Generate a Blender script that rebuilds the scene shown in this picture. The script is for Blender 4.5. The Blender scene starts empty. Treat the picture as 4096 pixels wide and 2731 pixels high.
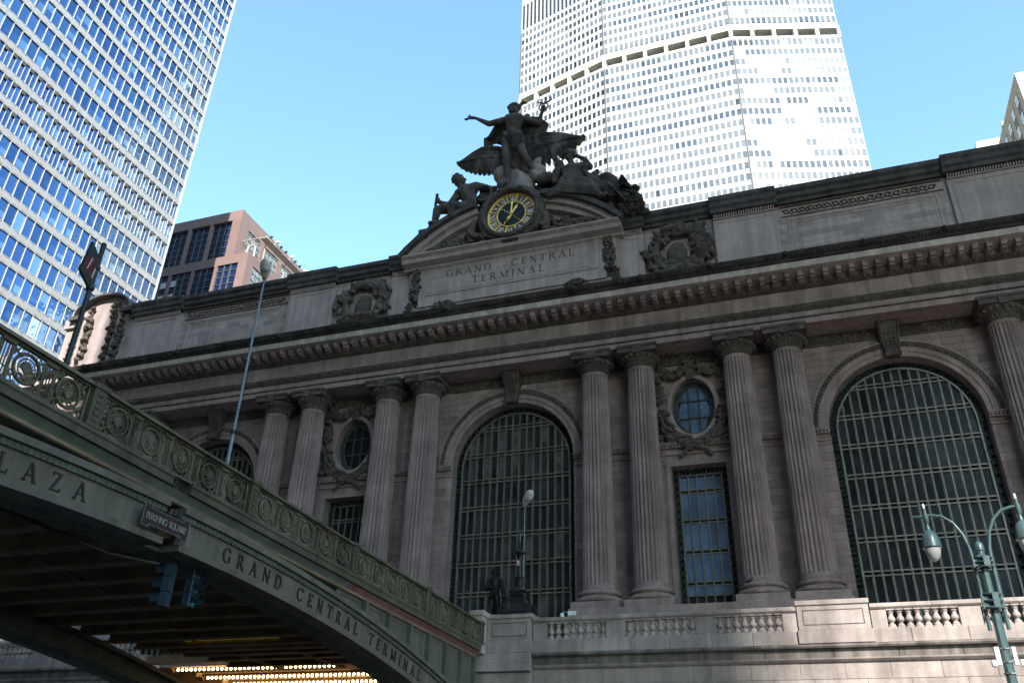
import bpy, bmesh, math, random
from math import sin, cos, pi, sqrt, atan2, radians, floor, ceil
from mathutils import Vector, Matrix
random.seed(7)
scene = bpy.context.scene
COL = scene.collection

# ------------------------------------------------------------------ camera
yaw, pitch, roll = -0.343343, 0.512868, 0.0301803
fw = Vector((sin(yaw)*cos(pitch), cos(yaw)*cos(pitch), sin(pitch)))
rr = Vector((cos(yaw), -sin(yaw), 0)); uu = rr.cross(fw)
r2 = rr*cos(roll) + uu*sin(roll); u2 = uu*cos(roll) - rr*sin(roll)
cd = bpy.data.cameras.new('camera'); cam = bpy.data.objects.new('camera', cd); COL.objects.link(cam)
M = Matrix((r2, u2, -fw)).transposed().to_4x4(); M.translation = Vector((19.3289, -53.6785, -13.1168))
cam.matrix_world = M
cd.sensor_width = 36; cd.lens = 3397.55/4096*36; cd.clip_end = 6000; cd.clip_start = 0.1
scene.camera = cam

# ------------------------------------------------------------------ sky, sun, exposure
SUN_AZ, SUN_EL = radians(25), radians(35)          # azimuth east of the street's south
w = bpy.data.worlds.new('World'); scene.world = w; w.use_nodes = True
nt = w.node_tree; bg = nt.nodes['Background']
sky = nt.nodes.new('ShaderNodeTexSky'); sky.sky_type = 'NISHITA'; sky.sun_disc = False
sky.sun_elevation = SUN_EL; sky.sun_rotation = pi - SUN_AZ; sky.air_density = 1.0; sky.dust_density = 0.4; sky.ozone_density = 1.3
tint = nt.nodes.new('ShaderNodeMix'); tint.data_type = 'RGBA'; tint.blend_type = 'MULTIPLY'; tint.inputs[0].default_value = 1; tint.inputs[7].default_value = (.865, 1.04, 1.0, 1)
nt.links.new(sky.outputs[0], tint.inputs[6]); nt.links.new(tint.outputs[2], bg.inputs[0]); bg.inputs[1].default_value = 0.15
sd = bpy.data.lights.new('sun', 'SUN'); sd.energy = 2.4; sd.angle = radians(0.7); sd.color = (1.0, 0.95, 0.88)
sun = bpy.data.objects.new('sun', sd); COL.objects.link(sun)
sdir = Vector((sin(SUN_AZ)*cos(SUN_EL), -cos(SUN_AZ)*cos(SUN_EL), sin(SUN_EL)))
sun.rotation_euler = sdir.to_track_quat('Z', 'Y').to_euler()
scene.view_settings.view_transform = 'Standard'; scene.view_settings.look = 'None'
scene.view_settings.gamma = 1; scene.view_settings.exposure = 1.85; scene.view_settings.use_curve_mapping = False

# ------------------------------------------------------------------ helpers
class MB:
    def __init__(s): s.v = []; s.f = []; s.m = []; s.t = []; s.cm = 0; s.ct = 0.0
    def face(s, idx): s.f.append(tuple(idx)); s.m.append(s.cm); s.t.append(s.ct)
    def poly(s, pts):
        n = len(s.v); s.v += [tuple(p) for p in pts]; s.face(range(n, n+len(pts)))
    def box(s, x0, x1, y0, y1, z0, z1):
        n = len(s.v)
        s.v += [(x0,y0,z0),(x1,y0,z0),(x1,y1,z0),(x0,y1,z0),(x0,y0,z1),(x1,y0,z1),(x1,y1,z1),(x0,y1,z1)]
        for q in ((0,3,2,1),(4,5,6,7),(0,1,5,4),(1,2,6,5),(2,3,7,6),(3,0,4,7)): s.face([n+i for i in q])
        return s
    def bbox(s, x0, x1, y0, y1, z0, z1, b=0.02):          # box whose front (-y) edges are chamfered
        n = len(s.v)
        for (y, d) in ((y0, b), (y0+b, 0), (y1, 0)):
            s.v += [(x0+d,y,z0+d),(x1-d,y,z0+d),(x1-d,y,z1-d),(x0+d,y,z1-d)]
        s.face([n,n+1,n+2,n+3]); s.face([n+11,n+10,n+9,n+8])
        for k in (0, 4):
            for i in range(4):
                j = (i+1) % 4; s.face([n+k+i, n+k+4+i, n+k+4+j, n+k+j])
        return s
    def rings(s, rs, closed=True, cap0=True, cap1=True):   # list of rings of equal length
        n = len(s.v); L = len(rs[0])
        for r in rs: s.v += [tuple(p) for p in r]
        for k in range(len(rs)-1):
            for i in range(L if closed else L-1):
                j = (i+1) % L; a = n+k*L
                s.face([a+i, a+j, a+L+j, a+L+i])
        if cap0: s.face([n+i for i in range(L)][::-1])
        if cap1: s.face([n+(len(rs)-1)*L+i for i in range(L)])
        return s
    def prof_x(s, prof, x0, x1, step=None):                # closed (y,z) outline pulled along x
        n = max(1, int((x1-x0)/step)) if step else 1
        s.rings([[(x0+(x1-x0)*i/n, y, z) for y, z in prof] for i in range(n+1)]); return s
    def prof_y(s, prof, y0, y1):
        s.rings([[(x, y0, z) for x, z in prof], [(x, y1, z) for x, z in prof]]); return s
    def prof_z(s, prof, z0, z1):
        s.rings([[(x, y, z0) for x, y in prof], [(x, y, z1) for x, y in prof]]); return s
    def lathe(s, prof, c=(0,0,0), n=16, flute=None):       # prof (r,z)
        rs = []
        for r, z in prof: rs.append([(c[0]+r*cos(2*pi*i/n), c[1]+r*sin(2*pi*i/n), c[2]+z) for i in range(n)])
        s.rings(rs); return s
    def tube(s, pts, rad, n=8, cap=True):
        pts = [Vector(p) for p in pts]; N = len(pts)
        if not isinstance(rad, (list, tuple)): rad = [rad]*N
        t = (pts[1]-pts[0]).normalized(); a = Vector((0,0,1)) if abs(t.z) < .9 else Vector((1,0,0))
        u = t.cross(a).normalized(); rs = []
        for i in range(N):
            t = (pts[min(i+1,N-1)]-pts[max(i-1,0)]).normalized()
            u = (u - t*u.dot(t)).normalized(); v = t.cross(u)
            rs.append([pts[i]+(u*cos(2*pi*k/n)+v*sin(2*pi*k/n))*rad[i] for k in range(n)])
        s.rings(rs, True, cap, cap); return s
    def ell(s, c, r, rot=None, nu=8, nv=5):
        c = Vector(c); rs = []
        if not isinstance(r, (list, tuple)): r = (r, r, r)
        R = rot if rot is not None else Matrix.Identity(3)
        for j in range(1, nv):
            th = pi*j/nv
            rs.append([c+R@Vector((r[0]*sin(th)*cos(2*pi*i/nu), r[1]*sin(th)*sin(2*pi*i/nu), -r[2]*cos(th))) for i in range(nu)])
        n = len(s.v); s.rings(rs, True, False, False)
        m = len(s.v); s.v += [tuple(c+R@Vector((0,0,-r[2]))), tuple(c+R@Vector((0,0,r[2])))]
        e = n+(nv-2)*nu
        for i in range(nu):
            j = (i+1) % nu; s.face([m, n+j, n+i]); s.face([m+1, e+i, e+j])
        return s
    def torus(s, c, R, r, axis='y', n=20, k=6, sx=1, sz=1):
        rs = []
        for i in range(n):
            a = 2*pi*i/n; ring = []
            for j in range(k):
                b = 2*pi*j/k; q = R+r*cos(b)
                p = (q*cos(a)*sx, r*sin(b), q*sin(a)*sz)
                if axis == 'x': p = (p[1], p[0], p[2])
                if axis == 'z': p = (p[0], p[2], p[1])
                ring.append((c[0]+p[0], c[1]+p[1], c[2]+p[2]))
            rs.append(ring)
        rs.append(rs[0]); s.rings(rs, True, False, False); return s
    def mesh(s, name, mats, smooth=None):
        me = bpy.data.meshes.new(name); me.from_pydata(s.v, [], s.f)
        for m in (mats if isinstance(mats, (list, tuple)) else [mats]): me.materials.append(m)
        me.polygons.foreach_set('material_index', s.m)
        if any(s.t):
            at = me.attributes.new('tone', 'FLOAT', 'FACE'); at.data.foreach_set('value', s.t)
        bm = bmesh.new(); bm.from_mesh(me); bmesh.ops.recalc_face_normals(bm, faces=bm.faces); bm.to_mesh(me); bm.free()
        if smooth is not None:
            me.polygons.foreach_set('use_smooth', [True]*len(me.polygons))
            if smooth < 180: me.set_sharp_from_angle(angle=radians(smooth))
        me.update(); return me
    def build(s, name, mats, parent=None, smooth=None, kind=None):
        return add(name, s.mesh(name, mats, smooth), parent, kind=kind)
def add(name, me, parent=None, loc=None, rot=None, kind=None):
    o = bpy.data.objects.new(name, me); COL.objects.link(o)
    if parent is not None: o.parent = parent
    if loc is not None: o.location = loc
    if rot is not None: o.rotation_euler = rot
    if kind: o['kind'] = kind
    return o
def tag(o, label, cat=None, group=None, kind=None):
    if label: o['label'] = label
    if cat: o['category'] = cat
    if group: o['group'] = group
    if kind: o['kind'] = kind
    return o
def thing(name, label, cat, loc=(0,0,0), group=None):
    o = bpy.data.objects.new(name, None); COL.objects.link(o); o.location = loc; o.empty_display_size = .3
    return tag(o, label, cat, group)
def Rz(a): return Matrix.Rotation(a, 3, 'Z')
def Ry(a): return Matrix.Rotation(a, 3, 'Y')
def Rx(a): return Matrix.Rotation(a, 3, 'X')
def sculpt(name, caps, ells, vox, mat, parent=None, it=3, extra=None):
    """tapered limbs and swellings fused into one continuous carved surface"""
    b = MB()
    for p0, ra, p1, rb in caps:
        p0, p1 = Vector(p0), Vector(p1); n = 6
        d = (p1-p0); L = d.length; t = d/L if L > 1e-6 else Vector((0,0,1))
        pts = [p0-t*ra*.8, p0-t*ra*.45, p0] + [p0+d*i/n for i in range(1, n)] + [p1, p1+t*rb*.45, p1+t*rb*.8]
        rad = [ra*.45, ra*.85, ra] + [ra+(rb-ra)*i/n for i in range(1, n)] + [rb, rb*.85, rb*.45]
        b.tube(pts, rad, 10)
    for e in ells: b.ell(e[0], e[1], e[2] if len(e) > 2 else None, 12, 8)
    if extra: extra(b)
    me = b.mesh(name, mat); o = bpy.data.objects.new(name, me); COL.objects.link(o)
    m = o.modifiers.new('r', 'REMESH'); m.mode = 'VOXEL'; m.voxel_size = vox
    sm = o.modifiers.new('s', 'SMOOTH'); sm.iterations = it; sm.factor = .5
    bpy.context.view_layer.update()
    me2 = bpy.data.meshes.new_from_object(o.evaluated_get(bpy.context.evaluated_depsgraph_get()))
    bpy.data.objects.remove(o); bpy.data.meshes.remove(me)
    me2.name = name; me2.materials.clear(); me2.materials.append(mat)
    me2.polygons.foreach_set('use_smooth', [True]*len(me2.polygons))
    return add(name, me2, parent)

# ------------------------------------------------------------------ materials
def mat_new(name):
    m = bpy.data.materials.new(name); m.use_nodes = True
    return m, m.node_tree, m.node_tree.nodes['Principled BSDF']
def N(nt, t, **k):
    n = nt.nodes.new(t)
    for a, v in k.items(): setattr(n, a, v)
    return n
def stone(name, base, var=.18, scale=1.2, bump=.15, streak=.25, tone=.22, rough=.85, stain=None, stain_amt=.0, speck=0, warm=(1,1,1), low=None):
    m, nt, b = mat_new(name); L = nt.links.new
    geo = N(nt, 'ShaderNodeNewGeometry')
    def noise(sc, det, vec=None, mp=None):
        n = N(nt, 'ShaderNodeTexNoise'); n.inputs['Scale'].default_value = sc; n.inputs['Detail'].default_value = det; n.inputs['Roughness'].default_value = .6
        src = geo.outputs['Position']
        if mp:
            q = N(nt, 'ShaderNodeVectorMath', operation='MULTIPLY'); q.inputs[1].default_value = mp; L(src, q.inputs[0]); src = q.outputs[0]
        L(src, n.inputs['Vector']); return n.outputs['Fac']
    def rng(x, a, c, lo=.3, hi=.7):
        r = N(nt, 'ShaderNodeMapRange'); r.inputs[1].default_value = lo; r.inputs[2].default_value = hi; r.inputs[3].default_value = a; r.inputs[4].default_value = c
        L(x, r.inputs[0]); return r.outputs[0]
    def mul(a, c):
        q = N(nt, 'ShaderNodeMath', operation='MULTIPLY'); L(a, q.inputs[0])
        if isinstance(c, float): q.inputs[1].default_value = c
        else: L(c, q.inputs[1])
        return q.outputs[0]
    f = rng(noise(scale, 6), 1-var, 1+var)
    if streak: f = mul(f, rng(noise(1, 5, mp=(2.2, 2.2, .12)), 1-streak, 1+streak*.45))
    if speck: f = mul(f, rng(noise(28, 3), 1-speck, 1+speck))
    oi = N(nt, 'ShaderNodeObjectInfo'); at = N(nt, 'ShaderNodeAttribute', attribute_name='tone')
    f = mul(f, rng(oi.outputs['Random'], 1-tone*.5, 1+tone*.5, 0, 1))
    q = N(nt, 'ShaderNodeMath', operation='ADD'); q.inputs[1].default_value = 1.0; L(at.outputs['Fac'], q.inputs[0]); f = mul(f, q.outputs[0])
    c = N(nt, 'ShaderNodeMix', data_type='RGBA', blend_type='MULTIPLY'); c.inputs[0].default_value = 1
    c.inputs[6].default_value = (*base, 1); L(f, c.inputs[7]); col = c.outputs[2]
    if stain_amt:
        s = N(nt, 'ShaderNodeMix', data_type='RGBA'); L(col, s.inputs[6]); s.inputs[7].default_value = (*stain, 1)
        L(mul(rng(noise(.8, 7, mp=(1, 1, .45)), 0., 1., .48, .66), stain_amt), s.inputs[0]); col = s.outputs[2]
    L(col, b.inputs['Base Color']); b.inputs['Roughness'].default_value = rough; b.inputs['Specular IOR Level'].default_value = .25
    if bump:
        bp = N(nt, 'ShaderNodeBump'); bp.inputs['Strength'].default_value = bump; bp.inputs['Distance'].default_value = .03
        L(noise(9, 6), bp.inputs['Height']); L(bp.outputs[0], b.inputs['Normal'])
    return m
def plain(name, col, rough=.5, metal=0, spec=.5, var=.1, scale=3, bump=0, emit=None, es=0, bscale=12, wave=None, coat=0, rvar=0):
    m, nt, b = mat_new(name); L = nt.links.new
    geo = N(nt, 'ShaderNodeNewGeometry')
    n = N(nt, 'ShaderNodeTexNoise'); n.inputs['Scale'].default_value = scale; n.inputs['Detail'].default_value = 5; L(geo.outputs['Position'], n.inputs['Vector'])
    r = N(nt, 'ShaderNodeMapRange'); r.inputs[1].default_value = .3; r.inputs[2].default_value = .7; r.inputs[3].default_value = 1-var; r.inputs[4].default_value = 1+var; L(n.outputs['Fac'], r.inputs[0])
    oi = N(nt, 'ShaderNodeObjectInfo')
    r2_ = N(nt, 'ShaderNodeMapRange'); r2_.inputs[3].default_value = 1-rvar; r2_.inputs[4].default_value = 1+rvar; L(oi.outputs['Random'], r2_.inputs[0])
    q = N(nt, 'ShaderNodeMath', operation='MULTIPLY'); L(r.outputs[0], q.inputs[0]); L(r2_.outputs[0], q.inputs[1])
    c = N(nt, 'ShaderNodeMix', data_type='RGBA', blend_type='MULTIPLY'); c.inputs[0].default_value = 1; c.inputs[6].default_value = (*col, 1); L(q.outputs[0], c.inputs[7])
    L(c.outputs[2], b.inputs['Base Color']); b.inputs['Roughness'].default_value = rough; b.inputs['Metallic'].default_value = metal; b.inputs['Specular IOR Level'].default_value = spec
    b.inputs['Coat Weight'].default_value = coat
    if emit: b.inputs['Emission Color'].default_value = (*emit, 1); b.inputs['Emission Strength'].default_value = es
    if bump:
        bp = N(nt, 'ShaderNodeBump'); bp.inputs['Strength'].default_value = bump; bp.inputs['Distance'].default_value = .05
        n2 = N(nt, 'ShaderNodeTexNoise'); n2.inputs['Scale'].default_value = bscale; n2.inputs['Detail'].default_value = 3; L(geo.outputs['Position'], n2.inputs['Vector'])
        L(n2.outputs['Fac'], bp.inputs['Height']); L(bp.outputs[0], b.inputs['Normal'])
    return m
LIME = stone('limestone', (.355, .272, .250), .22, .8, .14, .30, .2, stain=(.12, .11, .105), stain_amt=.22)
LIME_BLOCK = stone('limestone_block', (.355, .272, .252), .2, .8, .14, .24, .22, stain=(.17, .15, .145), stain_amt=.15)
CORONA = stone('pale_corona_stone', (.55, .48, .44), .15, .8, .1, .35, .15)  # paler stone colour for the corona band alone
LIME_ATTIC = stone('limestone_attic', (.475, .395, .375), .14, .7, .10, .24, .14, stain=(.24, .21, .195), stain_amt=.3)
CARVED = stone('carved_stone', (.125, .102, .088), .35, 2.5, .3, .2, .1, stain=(.06, .055, .05), stain_amt=.6)
SOOT = stone('sooty_stone', (.09, .085, .088), .35, 1.6, .25, .3, .2, stain=(.26, .25, .24), stain_amt=.18)
CYMA = stone('blackened_moulding', (.05, .045, .042), .4, 2.5, .3, .3, .1, stain=(.2, .18, .16), stain_amt=.25)
STATUE = stone('statue_stone', (.045, .039, .035), .5, 1.3, .7, .35, .05, stain=(.26, .23, .20), stain_amt=.5)
STATUE_L = stone('weathered_statue_stone', (.10, .086, .076), .4, 1.4, .6, .35, .05, stain=(.045, .04, .036), stain_amt=.75)
GRANITE = stone('granite', (.41, .345, .315), .2, 1.1, .2, .3, .22, stain=(.15, .125, .11), stain_amt=.5, speck=.14, rough=.7)
GRANITE_ST = stone('stained_granite', (.21, .18, .16), .2, 2, .12, .65, .16, stain=(.10, .085, .08), stain_amt=.6, speck=.14, rough=.75)
IRON = plain('bronze_green_iron', (.18, .17, .14), .45, .35, .5, .25, 2.5)
IRON_D = plain('dark_window_iron', (.07, .085, .08), .5, .3, .5, .25, 2.5)
GLASS_D = plain('dark_glass', (.016, .019, .022), .15, 0, .05, .3, .4, rvar=.3)
GLASS_IN = plain('glass_lit_hall', (.075, .078, .068), .06, 0, .5, .6, 1.2, rvar=.5)
GLASS_C = plain('hall_glass', (.032, .035, .038), .15, 0, .06, .5, .8, rvar=.35)
GLASS_B = plain('blue_glass', (.10, .17, .27), .08, 0, .6, .35, .7, rvar=.2)
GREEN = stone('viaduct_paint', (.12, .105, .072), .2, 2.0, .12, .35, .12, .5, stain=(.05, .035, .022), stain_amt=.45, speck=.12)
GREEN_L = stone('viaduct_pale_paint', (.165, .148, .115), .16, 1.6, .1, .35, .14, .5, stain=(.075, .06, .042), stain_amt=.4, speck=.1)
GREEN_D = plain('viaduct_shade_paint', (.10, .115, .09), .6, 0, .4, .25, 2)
RAIL_P = stone('railing_paint', (.13, .112, .068), .35, 4, .15, .3, .25, .45, stain=(.05, .032, .018), stain_amt=.5, speck=.15)
STEEL_U = plain('underside_steel', (.25, .17, .10), .7, 0, .3, .35, 1.2)
RED_P = plain('faded_red_paint', (.20, .09, .085), .6, 0, .3, .25, 2)
LETTER = plain('letter_brown', (.045, .03, .024), .5, 0, .4, .1)
GOLD = plain('gilding', (.86, .60, .16), .3, .5, .5, .12, 4)
WHITE_P = plain('white_paint', (.8, .8, .78), .5)
BLACK_I = plain('black_iron', (.02, .021, .023), .45, .2, .5, .3, 5)
BRONZE = plain('dark_bronze', (.008, .008, .010), .5, .0, .25, .35, 4)
LAMP_G = plain('lamp_green', (.06, .11, .112), .38, .1, .5, .18, 6, coat=.3)
# ------------------------------------------------------------------ ground
ASPH = plain('asphalt', (.05, .05, .052), .9, 0, .3, .25, 2)
CONC = plain('concrete', (.30, .29, .28), .9, 0, .3, .15, 1.5)
ZG = -14.8
g = MB(); g.box(-900, 900, -900, 900, ZG-.5, ZG-.02); tag(g.build('ground', ASPH), 'grey asphalt city ground reaching the horizon', 'ground', kind='structure')
g = MB(); g.box(-300, 300, -46, -22, ZG-.02, ZG-.012+.008); tag(g.build('road', ASPH), 'dark asphalt street running under the steel bridge', 'road', kind='structure')
for y0, y1, nm in ((-22, -15.6, 'far'), (-62, -46, 'near')):
    g = MB(); g.box(-300, 300, y0, y1, ZG-.02, ZG+.13); tag(g.build('pavement', CONC), 'concrete pavement on the %s side of the street' % nm, 'pavement', kind='structure')

# ------------------------------------------------------------------ terminal
T = thing('railway_terminal', 'grey limestone railway terminal with fluted columns and tall arched windows', 'terminal')
COLX = [-36.5, -33.16, -19.96, -16.62, -9.94, -6.6, 6.6, 9.94, 16.62, 19.96, 33.16, 36.5]
ARC = [-26.56, 0, 26.56]; OV = [-13.28, 13.28]
YW = 1.1; ZS = 9.6; RI = 4.65; ZT = 16.55; ZB = -5.9; XE = 46.0
RW, RH0, RH1 = 1.85, -1.65, 8.05; OA, OB, OZ = 1.5, 2.15, 12.35
# backing wall with openings
b = MB(); yb = YW+.05
def quad_wall(x0, x1, z0, z1): b.poly([(x0,yb,z0),(x1,yb,z0),(x1,yb,z1),(x0,yb,z1)])
edges = sorted([c+s*RI for c in ARC for s in (-1,1)] + [c+s*3.3 for c in OV for s in (-1,1)])
solid = [(-XE, ARC[0]-RI), (ARC[0]+RI, OV[0]-3.3), (OV[0]+3.3, ARC[1]-RI), (ARC[1]+RI, OV[1]-3.3), (OV[1]+3.3, ARC[2]-RI), (ARC[2]+RI, XE)]
for x0, x1 in solid: quad_wall(x0, x1, ZB, ZT)
for c in ARC:
    n = 24
    P = [(c-RI*cos(pi*i/n), ZS+RI*sin(pi*i/n)) for i in range(n+1)]
    for i in range(n): b.poly([(P[i][0],yb,P[i][1]),(P[i+1][0],yb,P[i+1][1]),(P[i+1][0],yb,ZT),(P[i][0],yb,ZT)])
for c in OV:
    quad_wall(c-3.3, c-RW, ZB, RH1); quad_wall(c+RW, c+3.3, ZB, RH1); quad_wall(c-RW, c+RW, ZB, RH0); quad_wall(c-3.3, c+3.3, RH1, 9.6)
    n = 32
    for i in range(n):
        def pr(k):
            a = 2*pi*k/n; ca, sa = cos(a), sin(a)
            t = min(3.3/abs(ca) if abs(ca) > 1e-6 else 9, ((ZT-OZ) if sa > 0 else (OZ-9.6))/abs(sa) if abs(sa) > 1e-6 else 9)
            return (c+OA*ca, yb, OZ+OB*sa), (c+t*ca, yb, OZ+t*sa)
        (i0, o0), (i1, o1) = pr(i), pr(i+1)
        b.poly([i0, o0, o1, i1])
b.box(-XE, XE, 1.2, 1.4, ZT, ZT+.02)
# reveals and soffits of the openings
for c in ARC:
    n = 24
    P = [(c-RI, ZB)] + [(c-RI*cos(pi*i/n), ZS+RI*sin(pi*i/n)) for i in range(n+1)] + [(c+RI, ZB)]
    b.rings([[(x, yb, z) for x, z in P], [(x, YW+1.35, z) for x, z in P]], False, False, False)
for c in OV:
    P = [(c-RW, RH0), (c-RW, RH1), (c+RW, RH1), (c+RW, RH0)]
    b.rings([[(x, yb, z) for x, z in P], [(x, YW+1.1, z) for x, z in P]], True, False, False)
    P = [(c+OA*cos(2*pi*i/32), OZ+OB*sin(2*pi*i/32)) for i in range(32)]
    b.rings([[(x, yb, z) for x, z in P], [(x, YW+.9, z) for x, z in P]], True, False, False)
wall = b.build('wall', LIME, T)
# coursed ashlar facing over the backing: large faint blocks
def outside(c, x, R): return abs(x-c) >= R
facing = []                                    # (polygon, size)
ch = .515
rng = random.Random(3)
def curve(x):
    for c in ARC:
        if abs(x-c) < RI+.5: return ZS+sqrt((RI+.5)**2-(x-c)**2)
    return None
for k in range(int((ZT-.75-ZB)/ch)):
    z0, z1 = ZB+k*ch, ZB+(k+1)*ch
    xs = -XE + (k % 2)*.62; 
    while xs < XE:
        x0, x1 = xs, xs+1.24; xs = x1
        if not (z1 > 9.0 and z0 < 9.75) and any(abs((x0+x1)/2-c) < 1.0 for c in COLX) and z1 < 15.2: pass
        segs = [(x0, x1)]
        # cut by vertical openings
        holes = []
        for c in ARC:
            if z0 < ZS: holes.append((c-RI-.02, c+RI+.02))
        for c in OV:
            if z0 < 9.4: holes.append((c-RW-.35, c+RW+.35))
            else: holes.append((c-3.2, c+3.2))
        for h0, h1 in holes:
            ns = []
            for a, e in segs:
                if e <= h0 or a >= h1: ns.append((a, e))
                else:
                    if a < h0-.08: ns.append((a, h0))
                    if e > h1+.08: ns.append((h1, e))
            segs = ns
        for a, e in segs:
            a += .011; e -= .011
            if e-a < .1: continue
            lo = []
            m = 7; bad = False
            for i in range(m):
                x = a+(e-a)*i/(m-1); cz = curve(x) if z1 > ZS else None
                lo.append((x, max(z0+.010, cz if cz is not None else -99)))
            if all(z >= z1-.03 for x, z in lo): continue
            if all(abs(z-z0-.006) < 1e-6 for x, z in lo): poly = [(a, z0+.010), (e, z0+.010), (e, z1-.010), (a, z1-.010)]
            else:
                top = z1-.010; keep = [(x, min(z, top-.004)) for x, z in lo]
                poly = keep + [(e, top), (a, top)]
            facing.append(poly)
b = MB()
for poly in facing:
    b.ct = rng.uniform(-.12, .10) if rng.random() < .7 else rng.uniform(-.28, .14)
    if b.ct == 0: b.ct = .01
    b.prof_y(poly, YW, YW+.045)
b.build('ashlar_courses', LIME_BLOCK, wall, kind='stuff')

# ---- columns
def column_meshes():
    n = 24; sub = 6; rs = []
    def ring(R, z, d):
        r = []
        for i in range(n):
            for k in range(sub):
                a = 2*pi*(i+k/sub)/n; u = k/sub
                q = R if k in (0,) else R - d*sin(pi*min(1, max(0, (u-.1)/.9)))
                r.append((q*cos(a), q*sin(a), z))
        return r
    H = 15.5-.25
    prof = [(0, 1.10, 0), (.18, 1.085, 0), (.35, 1.08, .165)]
    for i in range(1, 9):
        t = i/9; prof.append((.35+t*(H-.9), 1.08-.155*t**1.6, .165-.02*t))
    prof += [(H-.35, .925, .14), (H-.2, .93, 0), (H, .94, 0)]
    b = MB(); cuts = [0, 4, 6, 7, 9, 10, len(prof)-1]
    for q, t_ in zip(range(len(cuts)-1), (.03, -.07, .05, -.03, .06, -.05)):
        b.ct = t_; b.rings([ring(R, z-.25, d) for z, R, d in prof[cuts[q]:cuts[q+1]+1]], True, q == 0, q == len(cuts)-2)
    shaft = b.mesh('column_shaft', LIME, 40)
    b = MB()                                       # capital: necking ring, leafy collar, egg moulding, abacus
    z = 15.0
    b.lathe([(.94, z), (1.0, z+.04), (1.02, z+.1), (.95, z+.14), (.95, z+.36), (1.05, z+.42), (1.20, z+.62), (1.32, z+.82), (1.34, z+.93), (1.2, z+.95)], n=32)
    for i in range(20):
        a = 2*pi*i/20
        b.ell((1.27*cos(a), 1.27*sin(a), z+.73), (.16, .13, .17), Rz(a), 6, 4)
    for i in range(26):
        a = 2*pi*(i+.5)/26
        b.ell((.98*cos(a), .98*sin(a), z+.29), (.07, .09, .17), Rz(a), 5, 4)
    b.box(-1.38, 1.38, -1.38, 1.38, z+.95, z+1.30); b.box(-1.46, 1.46, -1.46, 1.46, z+1.30, z+1.48)
    b.box(-.26, .26, -1.50, -1.30, z+.80, z+1.46)
    for k in range(-5, 6):
        if abs(k) > 1: b.ell((k*.25, -1.42, z+1.38), (.08, .09, .08), None, 5, 4)
    cap = b.mesh('capital', CARVED, 40)
    b = MB()
    P = [(1.10, -.25), (1.16, -.28), (1.16, -.4), (1.2, -.45)]
    P += [(1.24+.17*cos(t), -.58-.14*sin(t)) for t in [-pi/2+pi*i/6 for i in range(7)]]
    P += [(1.25, -.75), (1.26, -.82)] + [(1.36+.17*cos(t), -.99-.16*sin(t)) for t in [-pi/2+pi*i/6 for i in range(7)]] + [(1.3, -1.2)]
    b.lathe(P, n=40)
    for a in (-pi/2-.0, -pi/2+1.1, -pi/2-1.1):
        for k in range(6): b.ell((1.46*cos(a+(k-2.5)*.05), 1.46*sin(a+(k-2.5)*.05), -1.0+.06*(-1)**k), (.09, .1, .07), Rz(a+k), 5, 4)
    base = b.mesh('base', LIME, 40)
    b = MB(); b.bbox(-1.54, 1.54, -1.54, 1.2, -1.66, -1.2, .03)
    pl = b.mesh('plinth', LIME)
    return shaft, cap, base, pl
sh, cp, bs, pl = column_meshes()
for x in COLX:
    c = add('column', sh, T, (x, 0, 0), (0, 0, rng.randrange(24)*pi/12))
    add('capital', cp, c, rot=(0, 0, -c.rotation_euler.z)); add('base', bs, c, rot=(0, 0, -c.rotation_euler.z)); add('plinth', pl, c, rot=(0, 0, -c.rotation_euler.z))
# pedestal course under the columns
ped = MB(); ped.bbox(ARC[0]-RI-3.9-6.5, ARC[0]-RI-.35, -1.72, 1.05, ZB, -1.66, .03)
for c0, c1 in ((-21.6, -4.95), (4.95, 21.6), (31.5, 38.2)): ped.bbox(c0, c1, -1.72, 1.05, ZB, -1.66, .03)
pedo = ped.build('pedestal_course', LIME, T)
for c0, c1 in ((-21.6, -4.95), (4.95, 21.6), (31.5, 38.2)):
    x = c0
    while x < c1-.3:
        L = min(rng.uniform(1.7, 2.6), c1-x); b = MB(); b.bbox(x+.01, x+L-.01, -1.745, -1.70, -2.9, -1.675, .01); x += L
        b.build('pedestal_stone', LIME_BLOCK, pedo)
# string course / impost band, one length per stretch of wall
for x0, x1 in solid+[(c-3.3, c+3.3) for c in OV]:
    b = MB()
    b.prof_x([(YW+.02, 9.32), (.86, 9.32), (.86, 9.60), (.80, 9.62), (.80, 9.69), (YW+.02, 9.69)], x0, x1); sc_ = b.build('string_course', LIME, T)
    b = MB(); x = x0+.1
    while x < x1-.05: b.ell((x, .86, 9.46), (.09, .07, .11), None, 5, 4); x += .22
    b.build('string_carving', CARVED, sc_, 60, kind='stuff')
    if x1-x0 < 6.6 or True: b = MB(); b.box(x0, x1, .98, YW+.02, 8.85, 8.95); b.build('string_fillet', LIME, sc_)
b = MB()
x = -XE
while x < XE:
    z0 = 15.82; h = .68; w_ = .62
    for s in (1, -1):
        p0, p1 = Vector((x, YW-.03, z0 if s > 0 else z0+h)), Vector((x+w_, YW-.03, z0+h if s > 0 else z0))
        b.tube([p0, p1], .05, 4)
    b.ell((x+w_/2, YW-.05, z0+h*.18), (.13, .08, .12), None, 6, 4); b.ell((x+w_/2, YW-.05, z0+h*.82), (.13, .08, .12), None, 6, 4); b.ell((x, YW-.05, z0+h/2), (.11, .09, .16), None, 6, 4)
    x += w_
b.box(-XE, XE, YW-.1, YW+.02, 15.70, 15.80); b.box(-XE, XE, YW-.12, YW+.02, 16.50, 16.56)
b.box(-XE, XE, YW-.015, YW+.02, 15.8, 16.5)
b.build('lattice_frieze', CARVED, T, 60)

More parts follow.
